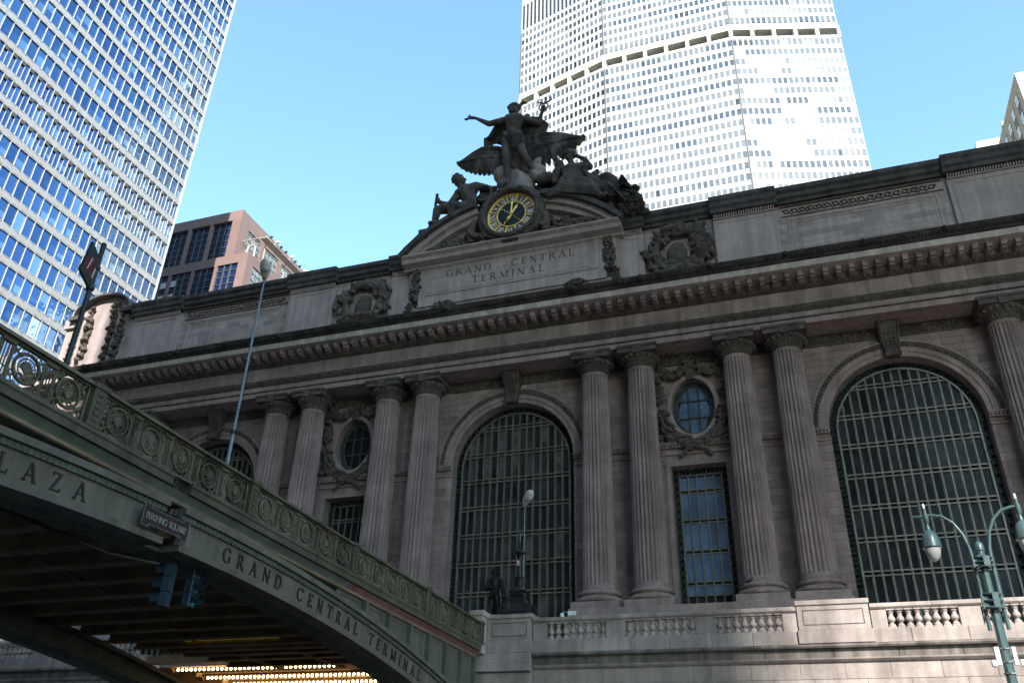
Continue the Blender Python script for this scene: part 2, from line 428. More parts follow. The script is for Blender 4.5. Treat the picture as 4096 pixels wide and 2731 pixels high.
# ---- archivolts with carved ring and keystones
def archivolt_mesh():
    b = MB(); n = 40
    def band(r0, r1, y0, y1):
        rs = []
        for i in range(n+1):
            a = pi*i/n; ca, sa = -cos(a), sin(a)
            rs.append([(ca*r, y, ZS+sa*r) for r, y in ((r0, y1), (r0, y0), (r1, y0), (r1, y1))])
        b.rings(rs)
    band(RI, RI+.32, YW-.06, YW+.06); band(RI+.32, RI+.62, YW-.14, YW+.06); band(RI+.98, RI+1.12, YW-.26, YW+.06)
    band(RI+.60, RI+1.0, YW-.16, YW+.06)
    return b.mesh('archivolt', LIME, 30)
def archivolt_carving():
    b = MB(); n = 62
    for i in range(n):
        a = pi*(i+.5)/n; R = RI+.8
        if abs(a-pi/2) < .12: continue
        p = (-cos(a)*R, YW-.2, ZS+sin(a)*R); rot = Ry(-(pi/2-a) if 0 else a-pi/2)
        b.ell(p, (.115, .09, .17), Ry(a-pi/2), 6, 4)
        b.torus(p, .13, .035, 'y', 8, 4)
    return b.mesh('carved_ring', CARVED, 60)
def keystone_mesh():
    b = MB()
    pr_ = [(YW, 14.15), (YW-.55, 14.15), (YW-.75, 14.3), (YW-.6, 14.5), (YW-.45, 14.8), (YW-.5, 15.4), (YW-.75, 15.9), (YW-1.0, 16.2), (YW-1.05, 16.53), (YW, 16.53)]
    rs = []
    for t in (-1, -.8, -.72, .72, .8, 1):
        f = 0 if abs(t) < .75 else (1 if abs(t) < .9 else 0)
        rs.append([((.42+.26*(z-14.15)/2.4)*t*1.05, y-(.09 if (f and y < YW-.01) else 0), z) for y, z in pr_])
    b.rings(rs)
    for i in range(3):
        for k in range(6):
            z = 14.75+k*.24; b.ell(((i-1)*.26, YW-.52-(.2 if z > 15.7 else 0), z), (.11, .09, .09), None, 6, 4)
    b.tube([(-.5, YW-.6, 14.2), (.5, YW-.6, 14.2)], .16, 8)
    return b.mesh('keystone', CARVED, 40)
am, ac, km = archivolt_mesh(), archivolt_carving(), keystone_mesh()
for c in ARC:
    o = add('archivolt', am, T, (c, 0, 0)); add('carved_ring', ac, o, kind='stuff'); add('keystone', km, o)

# ---- iron windows
def arch_top(x): return ZS+sqrt(max(0, 4.12**2-x*x)) if abs(x) < 4.12 else ZS
PITCH = .553; ROWS = [.40+2.045*k for k in range(-3, 7)] 
YG = 2.02
def arched_window(cx, matfun, lab):
    f = MB(); f.cm = 0
    xs = [(k-7.5)*PITCH for k in range(16)]
    for x in xs:
        zt = arch_top(min(abs(x), 4.0)) if abs(x) < 4.12 else ZS
        f.box(x-.036, x+.036, YG-.16, YG+.05, ZB, zt)
        f.box(x-.085, x-.055, YG-.06, YG+.05, ZB, zt); f.box(x+.055, x+.085, YG-.06, YG+.05, ZB, zt)
    for z in ROWS:
        hw = 4.15 if z < ZS else sqrt(max(0.1, 4.15**2-(z-ZS)**2))
        for dz in (-.13, .13): f.box(-hw, hw, YG-.13, YG+.05, z+dz-.045, z+dz+.045)
    n = 32
    for r0, r1, y in ((4.08, 4.20, YG-.18),):
        P0 = [(-r0, ZB)] + [(-r0*cos(pi*i/n), ZS+r0*sin(pi*i/n)) for i in range(n+1)] + [(r0, ZB)]
        P1 = [(-r1, ZB)] + [(-r1*cos(pi*i/n), ZS+r1*sin(pi*i/n)) for i in range(n+1)] + [(r1, ZB)]
        f.rings([[(p[0], y, p[1]), (q[0], y, q[1]), (q[0], YG+.05, q[1]), (p[0], YG+.05, p[1])] for p, q in zip(P0, P1)])
    o = f.build('arched_window', IRON, T); o.location.x = cx
    # border of rings
    d = MB()
    P0 = [(-4.2, ZB)] + [(-4.2*cos(pi*i/n), ZS+4.2*sin(pi*i/n)) for i in range(n+1)] + [(4.2, ZB)]
    P1 = [(-4.66, ZB)] + [(-4.66*cos(pi*i/n), ZS+4.66*sin(pi*i/n)) for i in range(n+1)] + [(4.66, ZB)]
    d.rings([[(p[0], YG-.02, p[1]), (q[0], YG-.02, q[1])] for p, q in zip(P0, P1)], False, False, False)
    d.cm = 1; spots = []
    z = ZB+.3
    while z < ZS: spots += [(-4.43, z), (4.43, z)]; z += .62
    m = 23
    for i in range(1, m): a = pi*i/m; spots.append((-4.43*cos(a), ZS+4.43*sin(a)))
    for x, z in spots:
        d.torus((x, YG-.07, z), .19, .035, 'y', 12, 4)
        for s in (-1, 1):
            dx, dz = ((0, .31) if z < ZS else (-(z-ZS)/4.43*.31, x/4.43*.31))
            d.box(x+dx*s-.05, x+dx*s+.05, YG-.11, YG-.04, z+dz*s-.05, z+dz*s+.05)
    for r in (4.23, 4.62):
        PP = [(-r, ZB)] + [(-r*cos(pi*i/n), ZS+r*sin(pi*i/n)) for i in range(n+1)] + [(r, ZB)]
        d.tube([(x, YG-.08, z) for x, z in PP], .028, 4)
    add('ring_border', d.mesh('ring_border', [GLASS_D, IRON_D], 50), o, kind='stuff')
    zr = [ZB] + ROWS + [ZS+4.2]
    cache = {}
    for r in range(len(zr)-1):
        za = zr[r]+(.18 if r else 0); zb_ = zr[r+1]-.18
        for k in range(15):
            x0, x1 = xs[k]+.085, xs[k+1]-.085
            if x1 > 4.05: x1 = 4.05
            if x0 < -4.05: x0 = -4.05
            t0, t1, tm = arch_top(x0), arch_top(x1), arch_top((x0+x1)/2)
            if zb_ < ZS or min(t0, t1) > zb_:
                if zb_ > ZS+4.0: pts = [(x0, za), (x1, za), (x1, t1), ((x0+x1)/2, tm), (x0, t0)]
                else: pts = [(x0, za), (x1, za), (x1, zb_), (x0, zb_)]
            else:
                if max(t0, t1) < za+.08: continue
                pts = [(x0, za), (x1, za)]
                for i in range(5):
                    x = x1+(x0-x1)*i/4; pts.append((x, max(za+.001*(i+1), min(zb_, arch_top(x)))))
            if zb_ < -2.2: continue
            p = MB(); jy = rng.uniform(-.012, .012)
            p.poly([(x, YG+jy*(z-za)*.35, z) for i, (x, z) in enumerate(pts)])
            add('pane', p.mesh('pane', matfun(k, r)), o)
    return o
arched_window(ARC[0], lambda k, r: GLASS_D, '')
arched_window(ARC[1], lambda k, r: (GLASS_IN if (r in (8, 9) and k % 2) or (k in (4, 6, 9, 11, 13) and r < 6 and (k*7+r*3) % 4 < 3) else GLASS_C), '')
arched_window(ARC[2], lambda k, r: (GLASS_C if (k*5+r*3) % 7 else GLASS_D), '')

# ---- oval and rectangular windows between the column pairs
def oval_bay(cx, glass):
    o = MB()
    rs = []                                                     # iron oval frame
    n = 36
    for i in range(n+1):
        a = 2*pi*i/n
        rs.append([(s*cos(a)*(OA-d), y, OZ+sin(a)*(OB-d)) for s, d, y in ((1, 0, YW+.75), (1, 0, YW+.62), (1, .36, YW+.62), (1, .40, YW+.75))])
    o.rings(rs, True, False, False)
    for i in range(26):
        a = 2*pi*i/26; o.torus((cos(a)*(OA-.19), YW+.6, OZ+sin(a)*(OB-.19)), .105, .03, 'y', 8, 4)
    a_, b_ = OA-.38, OB-.38
    for t in (-.36, .36): h = b_*sqrt(1-(t/a_)**2); o.box(t-.05, t+.05, YW+.6, YW+.8, OZ-h, OZ+h)
    for t in (-.62, .68): h = a_*sqrt(1-(t/b_)**2); o.box(-h, h, YW+.6, YW+.8, OZ+t-.05, OZ+t+.05)
    ov = o.build('oval_window', IRON_D, T); ov.location.x = cx
    for i, (xa, xb) in enumerate(((-a_, -.41), (-.31, .31), (.41, a_))):
        for j, (za, zb_) in enumerate(((-b_, -.67), (-.57, .63), (.73, b_))):
            pts = []
            for t in range(9):
                x = xa+(xb-xa)*t/8; h = b_*sqrt(max(0, 1-(x/a_)**2)); pts.append((x, max(za, -h)))
            for t in range(9):
                x = xb+(xa-xb)*t/8; h = b_*sqrt(max(0, 1-(x/a_)**2)); pts.append((x, min(zb_, h)))
            q = [p for k, p in enumerate(pts) if k == 0 or (abs(p[0]-pts[k-1][0])+abs(p[1]-pts[k-1][1])) > 1e-4]
            p = MB(); p.poly([(x, YW+.72, OZ+z) for x, z in q]); add('pane', p.mesh('pane', glass(j)), ov)
    # stone surround: moulding, key block, leaf festoons and the tied palm branches
    s = MB(); rs = []
    for i in range(n+1):
        a = 2*pi*i/n
        rs.append([(cos(a)*(OA+d), y, OZ+sin(a)*(OB+d)) for d, y in ((0, YW+.06), (0, YW-.08), (.14, YW-.12), (.34, YW-.06), (.36, YW+.06))])
    s.rings(rs, False, False, False); su = s.build('oval_surround', LIME, T, 40); su.location.x = cx
    k = MB(); k.prof_y([(-.26, 14.35), (.26, 14.35), (.36, 15.75), (-.36, 15.75)], YW-.28, YW+.05); k.box(-.42, .42, YW-.34, YW+.05, 15.66, 15.8)
    for q in range(5): k.ell((0, YW-.3, 14.5+q*.25), (.16, .06, .1), None, 6, 4)
    add('key_block', k.mesh('key_block', CARVED, 40), su)
    lf = MB(); R = random.Random(11)
    def leaf(x, z, ang, L, y=YW-.2): lf.ell((x, y+R.uniform(-.16, .08), z), (.13+.04*L, .13, L*1.2), Ry(ang), 6, 4)
    for sd in (-1, 1):
        path = [(.5, 15.25), (.9, 14.9), (1.35, 14.75), (1.75, 14.95), (2.1, 15.3), (2.3, 15.0), (2.35, 14.5), (2.35, 13.9), (2.3, 13.4), (2.2, 13.0)]
        for q, (x, z) in enumerate(path):
            for t in range(7): leaf(sd*(x+R.uniform(-.22, .22)), z+R.uniform(-.22, .22), sd*R.uniform(.3, 2.4), R.uniform(.16, .34))
        path = [(2.1, 11.9), (2.0, 11.3), (1.85, 10.8), (1.6, 10.4), (1.25, 10.05), (.85, 9.8), (.45, 9.6)]
        for q, (x, z) in enumerate(path):
            for t in range(8):
                a = R.uniform(-.5, 1.3); leaf(sd*(x+R.uniform(-.28, .35)), z+R.uniform(-.25, .25), sd*(.5+a), R.uniform(.18, .42))
        for t in range(10): leaf(sd*R.uniform(1.5, 2.6), R.uniform(9.7, 10.7), sd*(1.2+R.uniform(-.3, .3)), R.uniform(.3, .45))
        for t in range(5): leaf(sd*(.25+t*.16), 9.15-.03*t*t+.1, -sd*.9, .3)
    for t in range(9): leaf(R.uniform(-.5, .5), R.uniform(9.1, 9.7), R.uniform(-1.5, 1.5), .25, YW-.2)
    lf.torus((0, YW-.25, 9.5), .26, .09, 'y', 14, 6)
    add('leaf_festoon', lf.mesh('leaf_festoon', CARVED, 60), su, kind='stuff')
    # rectangular window
    r = MB(); y = YW+.85
    gx = [(k-2.5)*.565 for k in range(6)]; zs = [-.98, -.42, .33, 2.36, 4.40, 6.45, 7.60]; zz = [-.42, .33, 2.36, 4.40, 6.45]
    for x in gx: r.box(x-.05, x+.05, y-.1, y+.05, -.98, 7.6); 
    for z in zz[1:]:
        for dz in (-.11, .11): r.box(gx[0], gx[-1], y-.08, y+.05, z+dz-.04, z+dz+.04)
    for z in (-.42, -.98, 7.6): r.box(gx[0]-.05, gx[-1]+.05, y-.1, y+.05, z-.05, z+.05)
    rw = r.build('rectangular_window', IRON, T); rw.location.x = cx
    d = MB(); d.poly([(-RW, y+.01, RH0), (RW, y+.01, RH0), (RW, y+.01, RH1), (-RW, y+.01, RH1)]); d.cm = 1
    z = -1.4
    while z < 7.95:
        for sx in (-1.63, 1.63):
            d.torus((sx, y-.03, z), .16, .035, 'y', 10, 4); d.box(sx-.18, sx+.18, y-.06, y+.005, z+.245, z+.3)
        z += .545
    for k in range(5):
        for zc in (7.83, -1.3): d.torus(((k-2)*.565, y-.03, zc), .17, .035, 'y', 10, 4)
    for zc in (-.7, ):
        for k in range(10): d.torus(((k-4.5)*.28, y-.03, zc), .09, .03, 'y', 8, 4)
    for sx in (-1.83, -1.43, 1.43, 1.83): d.box(sx-.03, sx+.03, y-.06, y+.03, RH0, RH1)
    add('ring_border', d.mesh('ring_border', [GLASS_D, IRON_D], 50), rw, kind='stuff')
    for k in range(5):
        for z0, z1 in ((-.42, .33), (.33, 2.36), (2.36, 4.4), (4.4, 6.45), (6.45, 7.6)):
            p = MB(); p.poly([(gx[k]+.05, y+.0, z0+(.15 if z0 > 0 else .05)), (gx[k+1]-.05, y, z0+(.15 if z0 > 0 else .05)), (gx[k+1]-.05, y+rng.uniform(-.01, .01), z1-.15), (gx[k]+.05, y, z1-.15)])
            add('pane', p.mesh('pane', glass(9)), rw)
    # flat stone frame round it
    s = MB(); 
    for x0, x1, z0, z1 in ((-RW-.34, -RW, RH0, RH1+.3), (RW, RW+.34, RH0, RH1+.3), (-RW-.34+.34, RW, RH1, RH1+.3)): s.box(x0, x1, YW-.04, YW+.06, z0, z1)
    s.build('window_surround', LIME, T).location.x = cx
oval_bay(OV[0], lambda j: GLASS_D)
oval_bay(OV[1], lambda j: GLASS_B)
# ------------------------------------------------------------------ entablature
E_ = MB(); E_.prof_x([(1.3, 16.56), (-.55, 16.56), (-.55, 16.70), (.7, 16.70), (.7, 16.72), (-.9, 16.72), (-.9, 19.2), (-1.2, 19.4), (-1.2, 20.6), (1.3, 20.6)], -XE, XE)
ent = E_.build('entablature', LIME, T)
x = -XE; 
while x < XE:                                            # two fasciae of the architrave, block by block
    L = rng.choice((3.34, 1.67*1.5, 1.67)); L = min(L, XE-x)
    b = MB(); b.bbox(x+.008, x+L-.008, -.96, -.5, 16.55, 16.98, .012); b.build('architrave_stone', LIME, ent)
    b = MB(); b.bbox(x+.6+.008, x+L+.6-.008, -1.02, -.85, 17.07, 17.45, .012); b.build('architrave_stone', LIME, ent)
    x += L
x = -XE
while x < XE:
    b = MB(); b.bbox(x+.008, x+1.69-.008, -1.0, -.86, 17.98, 19.18, .012); b.ct = 0; b.build('frieze_stone', LIME, ent); x += 1.69
b = MB(); x = -XE                                          # rope, acanthus band, egg and dart
b.box(-XE, XE, -1.0, -.86, 16.985, 17.065)
while x < XE:
    b.ell((x, -1.02, 17.025), (.10, .05, .045), Ry(.5), 5, 4); x += .15
b.prof_x([(-.86, 17.46), (-1.03, 17.46), (-1.06, 17.55), (-1.18, 17.85), (-1.22, 17.96), (-.86, 17.97)], -XE, XE); x = -XE
k = 0
while x < XE:
    b.ell((x, -1.13, 17.73), (.10, .09, .17), Rx(.35), 5, 4); b.ell((x+.11, -1.09, 17.58), (.07, .07, .09), None, 5, 4); x += .22
b.prof_x([(-.86, 19.19), (-1.04, 19.19), (-1.1, 19.28), (-1.3, 19.45), (-1.32, 19.5), (-.86, 19.5)], -XE, XE); x = -XE
while x < XE:
    b.ell((x, -1.2, 19.36), (.12, .09, .12), Rx(.5), 6, 4); b.tube([(x+.16, -1.1, 19.24), (x+.16, -1.28, 19.46)], [.03, .05], 4); x += .32
b.build('carved_bands', CARVED, ent, 60, kind='stuff')
mm = MB()                                                 # modillion: bracket block with stepped front
mm.box(-.17, .17, -2.2, -1.2, 19.62, 19.93); mm.box(-.155, .155, -2.02, -1.2, 19.48, 19.62); mm.box(-.21, .21, -2.25, -1.2, 19.93, 20.019)
mo = mm.mesh('modillion', LIME)
x = -XE+.3
while x < XE: add('modillion', mo, ent, (x, 0, .0)); x += .83
b = MB(); b.prof_x([(.2, 20.02), (-2.62, 20.02), (-2.66, 20.45), (-2.6, 20.47), (.2, 20.47)], -XE-.4, XE+.4); b.build('corona', CORONA, ent)
b = MB()
b.prof_x([(.2, 20.48), (-2.72, 20.48), (-2.76, 20.56), (-2.82, 20.66), (-3.02, 20.9), (-3.08, 21.02), (-3.08, 21.1), (.2, 21.25)], -XE-.4, XE+.4)
x = -XE
while x < XE:
    b.ell((x, -2.93, 20.8), (.085, .10, .17), Rx(.55), 5, 4); x += .21
x = -XE
while x < XE: b.ell((x, -2.74, 20.53), (.05, .05, .05), None, 4, 4); x += .12
x = -XE+2
while x < XE:                                             # lion-mask spouts
    b.ell((x, -3.1, 20.92), (.2, .2, .22), None, 8, 6); b.ell((x, -3.26, 20.84), (.09, .1, .08), None, 6, 4); x += 4.98
b.build('blackened_gutter_moulding', CYMA, ent, 60, kind='stuff')

# ------------------------------------------------------------------ attic storey
AT = MB(); AT.box(-40.5, 46, 0.0, 3, 21, 27.6); AT.box(-40, 46, -.55, 3, 20.9, 21.5)
attic = AT.build('attic_wall', LIME, T)
b = MB()                                                  # ashlar of the attic, seen as lighter and darker blocks
for k in range(13):
    z0 = 21.5+k*.45; x = -40.3+(k % 2)*.7
    while x < 46:
        L = rng.uniform(1.2, 1.9)
        r_ = rng.random(); b.ct = (-.24 if r_ < .18 else (-.13 if r_ < .4 else (.06 if r_ < .55 else rng.uniform(-.04, .03)))) or .01
        b.prof_y([(x+.004, z0+.004), (min(46, x+L)-.004, z0+.004), (min(46, x+L)-.004, z0+.446), (x+.004, z0+.446)], -.03, .02); x += L
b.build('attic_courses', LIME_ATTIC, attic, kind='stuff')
b = MB(); b.prof_x([(3, 27.25), (-.28, 27.25), (-.3, 27.5), (-.52, 27.62), (-.55, 27.95), (-.75, 28.1), (-.8, 28.42), (-.6, 28.55), (3, 28.6)], -38.0, 46); cap_ = b.build('attic_cap', SOOT, T)
DIES = [(-37.6, -32.2), (-20.7, -16.1), (-10.75, -8.7), (8.7, 10.75), (16.1, 20.7), (32.2, 37.6)]
for x0, x1 in DIES:
    b = MB(); b.bbox(x0, x1, -.36, .1, 22.5, 26.75, .02)
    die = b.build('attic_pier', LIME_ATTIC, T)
    b = MB(); b.prof_x([(.1, 27.2), (-.7, 27.2), (-.72, 27.55), (-.85, 27.68), (-.88, 28.05), (-1.0, 28.2), (-1.04, 28.5), (.1, 28.66)], x0-.15, x1+.15); b.build('pier_cap', SOOT, die)
    b = MB(); b.box(x0+.02, x1-.02, -.46, .1, 26.76, 26.86); x = x0+.1
    while x < x1-.1: b.box(x, x+.09, -.5, -.35, 26.88, 27.19); x += .18
    b.build('fluted_band', LIME_ATTIC, die)
    b = MB(); b.prof_x([(.1, 20.95), (-1.5, 20.95), (-1.5, 21.55), (-1.2, 21.95), (-.75, 22.3), (-.55, 22.5), (.1, 22.52)], x0-.5, x1+.5); b.build('sloped_base', SOOT, die)
    b = MB(); i_ = .35
    for (a0, a1, c0, c1) in ((x0+i_, x1-i_, 26.35, 26.42), (x0+i_, x1-i_, 22.85, 22.92), (x0+i_, x0+i_+.07, 22.93, 26.34), (x1-i_-.07, x1-i_, 22.93, 26.34)): b.box(a0, a1, -.40, -.33, c0, c1)
    b.build('panel_moulding', LIME_ATTIC, die)
for x0, x1 in ((-31.9, -20.95), (20.95, 31.95)):              # long recessed panels with a running-scroll band
    b = MB()
    for d, w_ in ((0, .10), (.22, .07), (.36, .05)):
        a0, a1, c0, c1 = x0+.5+d, x1-.5-d, 22.95+d, 25.9-d
        for q in ((a0, a1, c1-w_, c1), (a0, a1, c0, c0+w_), (a0, a0+w_, c0+w_, c1-w_), (a1-w_, a1, c0+w_, c1-w_)): b.box(q[0], q[1], -.10+d*.12, .0, q[2], q[3])
    pn = b.build('long_panel', LIME_ATTIC, T)
    b = MB(); b.box(x0, x1, -.10, 0, 26.15, 26.22); b.box(x0, x1, -.16, 0, 27.0, 27.12); x = x0+.25; half = (x0+x1)/2
    while x < x1-.4:
        s = 1 if x < half else -1
        b.torus((x+.2, -.06, 26.62), .17, .06, 'y', 10, 4); b.tube([(x+.2+s*.17, -.06, 26.6), (x+.2+s*.32, -.05, 26.36), (x+.2+s*.5, -.06, 26.42)], [.07, .06, .04], 5); b.ell((x+.2-s*.18, -.07, 26.72), (.14, .07, .09), None, 6, 4)
        x += .58
    b.build('running_scroll', CARVED, pn, 60, kind='stuff')
    b = MB(); b.prof_x([(0, 20.95), (-.7, 20.95), (-.62, 21.35), (-.3, 21.5), (0, 21.9)], x0-.1, x1+.1); b.build('panel_base', SOOT, pn)

# cartouches between the piers: shield ringed by carved leaves, scrolls and ribbons
def cartouche(cx, seed, urn):
    R = random.Random(seed); b = MB()
    b.ell((cx-.1, -.1, 24.4), (.8, .3, 1.15), Ry(.1), 14, 10)
    for i in range(26):
        a = 2*pi*i/26; rx, rz = 2.0+.3*sin(i*2.1), 1.8+.2*cos(i*1.7)
        for t in range(6):
            p = (cx+cos(a)*rx+R.uniform(-.5, .5), -.25+R.uniform(-.35, .15), 24.7+sin(a)*rz+R.uniform(-.5, .5))
            b.ell(p, (R.uniform(.14, .26), R.uniform(.16, .3), R.uniform(.22, .48)), Ry(a+R.uniform(-.9, .9)), 7, 5)
    for i in range(5):
        a0 = R.uniform(0, 6.28)
        pts = [(cx+cos(a0+t*.16)*(1.45+.05*t), -.45-.1*sin(t), 24.6+sin(a0+t*.16)*(1.5+.06*t)) for t in range(9)]
        b.tube(pts, [.1+.16*sin(pi*t/8) for t in range(9)], 7)
    for s in (-1, 1):
        pts = [(cx+s*(2.0-.25*t), -.35-.12*sin(t*1.2), 22.65+.18*sin(t*1.3)+.05*t) for t in range(8)]
        b.tube(pts, [.12+.14*sin(pi*t/7) for t in range(8)], 7)
    b.torus((cx+.3, -.45, 26.4), .42, .2, 'y', 14, 6); b.ell((cx+.3, -.6, 26.35), (.26, .3, .3), None, 8, 6)
    if urn:
        for i in range(12): b.ell((cx+1.5+R.uniform(-.5, .6), -.35, 24.9+i*.16), (.24, .26, .3), Ry(R.uniform(-1, 1)), 7, 5)
        b.lathe([(.25, 0), (.5, .15), (.75, .5), (.8, .65), (.7, .7)], (cx+1.65, -.3, 23.5), 16)
        b.tube([(cx+1.5, -.3, 25.6), (cx+1.7, -.35, 26.3), (cx+1.55, -.3, 26.9)], [.25, .2, .14], 7); b.ell((cx+1.55, -.3, 27.05), (.22, .2, .16), None, 8, 5)
        b.tube([(cx-1.2, -.5, 26.6), (cx+.6, -.5, 26.75)], [.3, .28], 8)
    else:
        for t in range(5):
            a = .3+t*.25; b.tube([(cx-.9+t*.5, -.5, 22.8), (cx-.7+t*.55, -.75, 23.2+.1*sin(a*4)), (cx-.3+t*.55, -.6, 23.5)], [.18, .2, .08], 7)
    me = b.mesh('carved_cartouche', CARVED); o_ = bpy.data.objects.new('t', me); COL.objects.link(o_)
    m = o_.modifiers.new('r', 'REMESH'); m.mode = 'VOXEL'; m.voxel_size = .07
    bpy.context.view_layer.update()
    m2 = bpy.data.meshes.new_from_object(o_.evaluated_get(bpy.context.evaluated_depsgraph_get())); bpy.data.objects.remove(o_)
    m2.materials.clear(); m2.materials.append(CARVED); m2.polygons.foreach_set('use_smooth', [True]*len(m2.polygons))
    add('carved_cartouche', m2, T)
cartouche(-13.2, 5, False); cartouche(13.3, 8, True)

# ------------------------------------------------------------------ inscription block and segmental pediment
b = MB(); b.bbox(-7.85, 7.85, -.85, .3, 22.9, 27.2, .02); b.bbox(-8.65, 8.65, -.78, .3, 23.9, 27.15, .02); b.bbox(-8.2, 8.2, -.7, .3, 21.2, 22.95, .02)
b.box(-8.2, 8.2, -.76, -.65, 22.5, 22.62)
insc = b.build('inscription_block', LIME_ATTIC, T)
b = MB()
for k in range(8):                                         # blocks of the tablet
    z0 = 23.95+k*.34; x = -7.1+(k % 2)*.6
    while x < 7.1:
        L = min(1.5, 7.1-x); b.ct = rng.choice((-.05, -.02, .02, .03, -.1)); b.prof_y([(x+.003, z0+.003), (x+L-.003, z0+.003), (x+L-.003, z0+.337), (x+.003, z0+.337)], -.868, -.84); x += L
b.build('tablet_courses', LIME_ATTIC, insc, kind='stuff')
b = MB()
for d, w_ in ((0, .12), (.2, .05)):
    a0, c0, c1 = 7.25-d, 23.88+d, 26.72-d
    for q in ((-a0, a0, c1-w_, c1), (-a0, a0, c0, c0+w_), (-a0, -a0+w_, c0+w_, c1-w_), (a0-w_, a0, c0+w_, c1-w_)): b.box(q[0], q[1], -.92, -.8, q[2], q[3])
b.build('tablet_frame', LIME_ATTIC, insc)
for s in (-1, 1):                                          # fruit drops, side scrolls and the little sprays at the foot
    R = random.Random(21+s); b = MB()
    for t in range(60):
        z = R.uniform(23.6, 26.55); wd = .42*(1-.35*abs((z-25)/1.6)); b.ell((s*8.15+R.uniform(-wd, wd), -.92+R.uniform(-.1, .05), z), (R.uniform(.1, .2), .16, R.uniform(.12, .26)), Ry(R.uniform(-1, 1)), 6, 5)
    for t in range(26): b.ell((s*(8.45+R.uniform(0, .9)*.5), -.85, 23.4-R.uniform(0, 1.4)), (R.uniform(.1, .2), .15, R.uniform(.12, .24)), Ry(R.uniform(-1, 1)), 6, 5)
    b.build('fruit_drop', CARVED, insc, 60, kind='stuff')
    b = MB()
    for t in range(44):
        u = t/44; b.ell((s*(4.4+2.2*u+R.uniform(-.2, .2)), -.9, 22.2+.75*sin(pi*u)+R.uniform(-.18, .18)), (R.uniform(.12, .22), .16, R.uniform(.12, .26)), Ry(R.uniform(-1.5, 1.5)), 6, 5)
    b.build('leaf_spray', CARVED, insc, 60, kind='stuff')
    b = MB(); b.prof_y([(s*8.66, 27.0), (s*9.0, 27.0), (s*8.85, 25.5), (s*8.85, 24.4), (s*9.2, 23.8), (s*9.5, 23.6), (s*9.5, 21.3), (s*8.21, 21.3), (s*8.21, 22.9), (s*8.66, 23.9)], -.6, .2)
    b.build('side_scroll', LIME_ATTIC, insc)
PD = MB(); PD.prof_x([(.5, 26.55), (-.95, 26.55), (-1.0, 26.75), (-1.55, 26.95), (-1.6, 27.3), (-1.85, 27.5), (-1.85, 27.62), (.5, 27.75)], -9.3, 9.3)
pedi = PD.build('pediment', LIME_ATTIC, T)
RC, ZC = 12.6, 19.35
def arc_ring(r0, r1, y0, y1, x_in, x_out, mat, name):
    for s in (-1, 1):
        b = MB(); rs = []
        for i in range(17):
            x = x_in+(x_out-x_in)*i/16; a = math.asin(x/RC)
            rs.append([(s*sin(a)*r, y, ZC+cos(a)*r) for r, y in ((r0, y1), (r0, y0), (r1, y0), (r1, y1))])
        b.rings(rs); b.build(name, mat, pedi, 30)
arc_ring(RC-.28, RC+.12, -2.0, .6, 2.9, 9.55, SOOT, 'arc_cornice'); arc_ring(RC-.75, RC-.28, -1.55, .4, 2.9, 9.4, LIME_ATTIC, 'arc_corona'); arc_ring(RC-1.25, RC-.75, -1.2, .4, 2.9, 9.0, LIME_ATTIC, 'arc_band')
b = MB(); P = [(-9.2, 27.6)] + [(RC*.93*sin(a), ZC+RC*.93*cos(a)) for a in [(-.76+1.52*i/20) for i in range(21)]] + [(9.2, 27.6)]
b.prof_y(P, -.55, 1.2); b.build('tympanum', LIME_ATTIC, pedi)
CK = (.28, 30.12)
b = MB(); rs = []
for i in range(49):
    a = 2*pi*i/48; rs.append([(CK[0]+cos(a)*r, y, CK[1]+sin(a)*r) for r, y in ((2.12, -1.4), (2.14, -2.0), (2.3, -2.12), (2.5, -2.05), (2.55, -1.85), (2.78, -1.8), (2.9, -1.6), (2.92, .8))])
b.rings(rs, False, False, False)
for i in range(8):
    a = 2*pi*(i+.5)/8; b.ell((CK[0]+cos(a)*2.4, -2.1, CK[1]+sin(a)*2.4), (.26, .12, .14), Ry(-a+pi/2), 8, 5)
b.build('clock_surround', stone('ring_stone', (.10, .088, .08), .3, 1.5, .2, .3, .05), pedi, 35)
# fruit and flower garlands in the tympanum and below the dial
for s in (-1, 1):
    R = random.Random(40+s); b = MB()
    for t in range(170):
        u = R.random(); x = 3.0+u*4.3; h = 1.5*(1-u*.75); b.ell((CK[0]*.5+s*x, -1.0+R.uniform(-.35, .2), 27.85+R.random()*h), (R.uniform(.14, .3), R.uniform(.15, .3), R.uniform(.14, .32)), Ry(R.uniform(-1.5, 1.5)), 7, 5)
    b.tube([(s*3.1, -1.3, 28.0), (s*3.3, -1.4, 29.2), (s*2.9, -1.3, 30.3)], [.35, .4, .25], 8)
    b.build('fruit_garland', CARVED, pedi, 70, kind='stuff')
R = random.Random(77); b = MB()
for t in range(120):
    x = R.uniform(-3.2, 3.4); z = 27.75+.18*abs(x)**1.1+R.uniform(0, .3); b.ell((x, -1.5+R.uniform(-.35, .2), z), (R.uniform(.13, .27), R.uniform(.13, .25), R.uniform(.1, .24)), Ry(R.uniform(-1.5, 1.5)), 7, 5)
b.build('leaf_garland', CARVED, pedi, 70, kind='stuff')
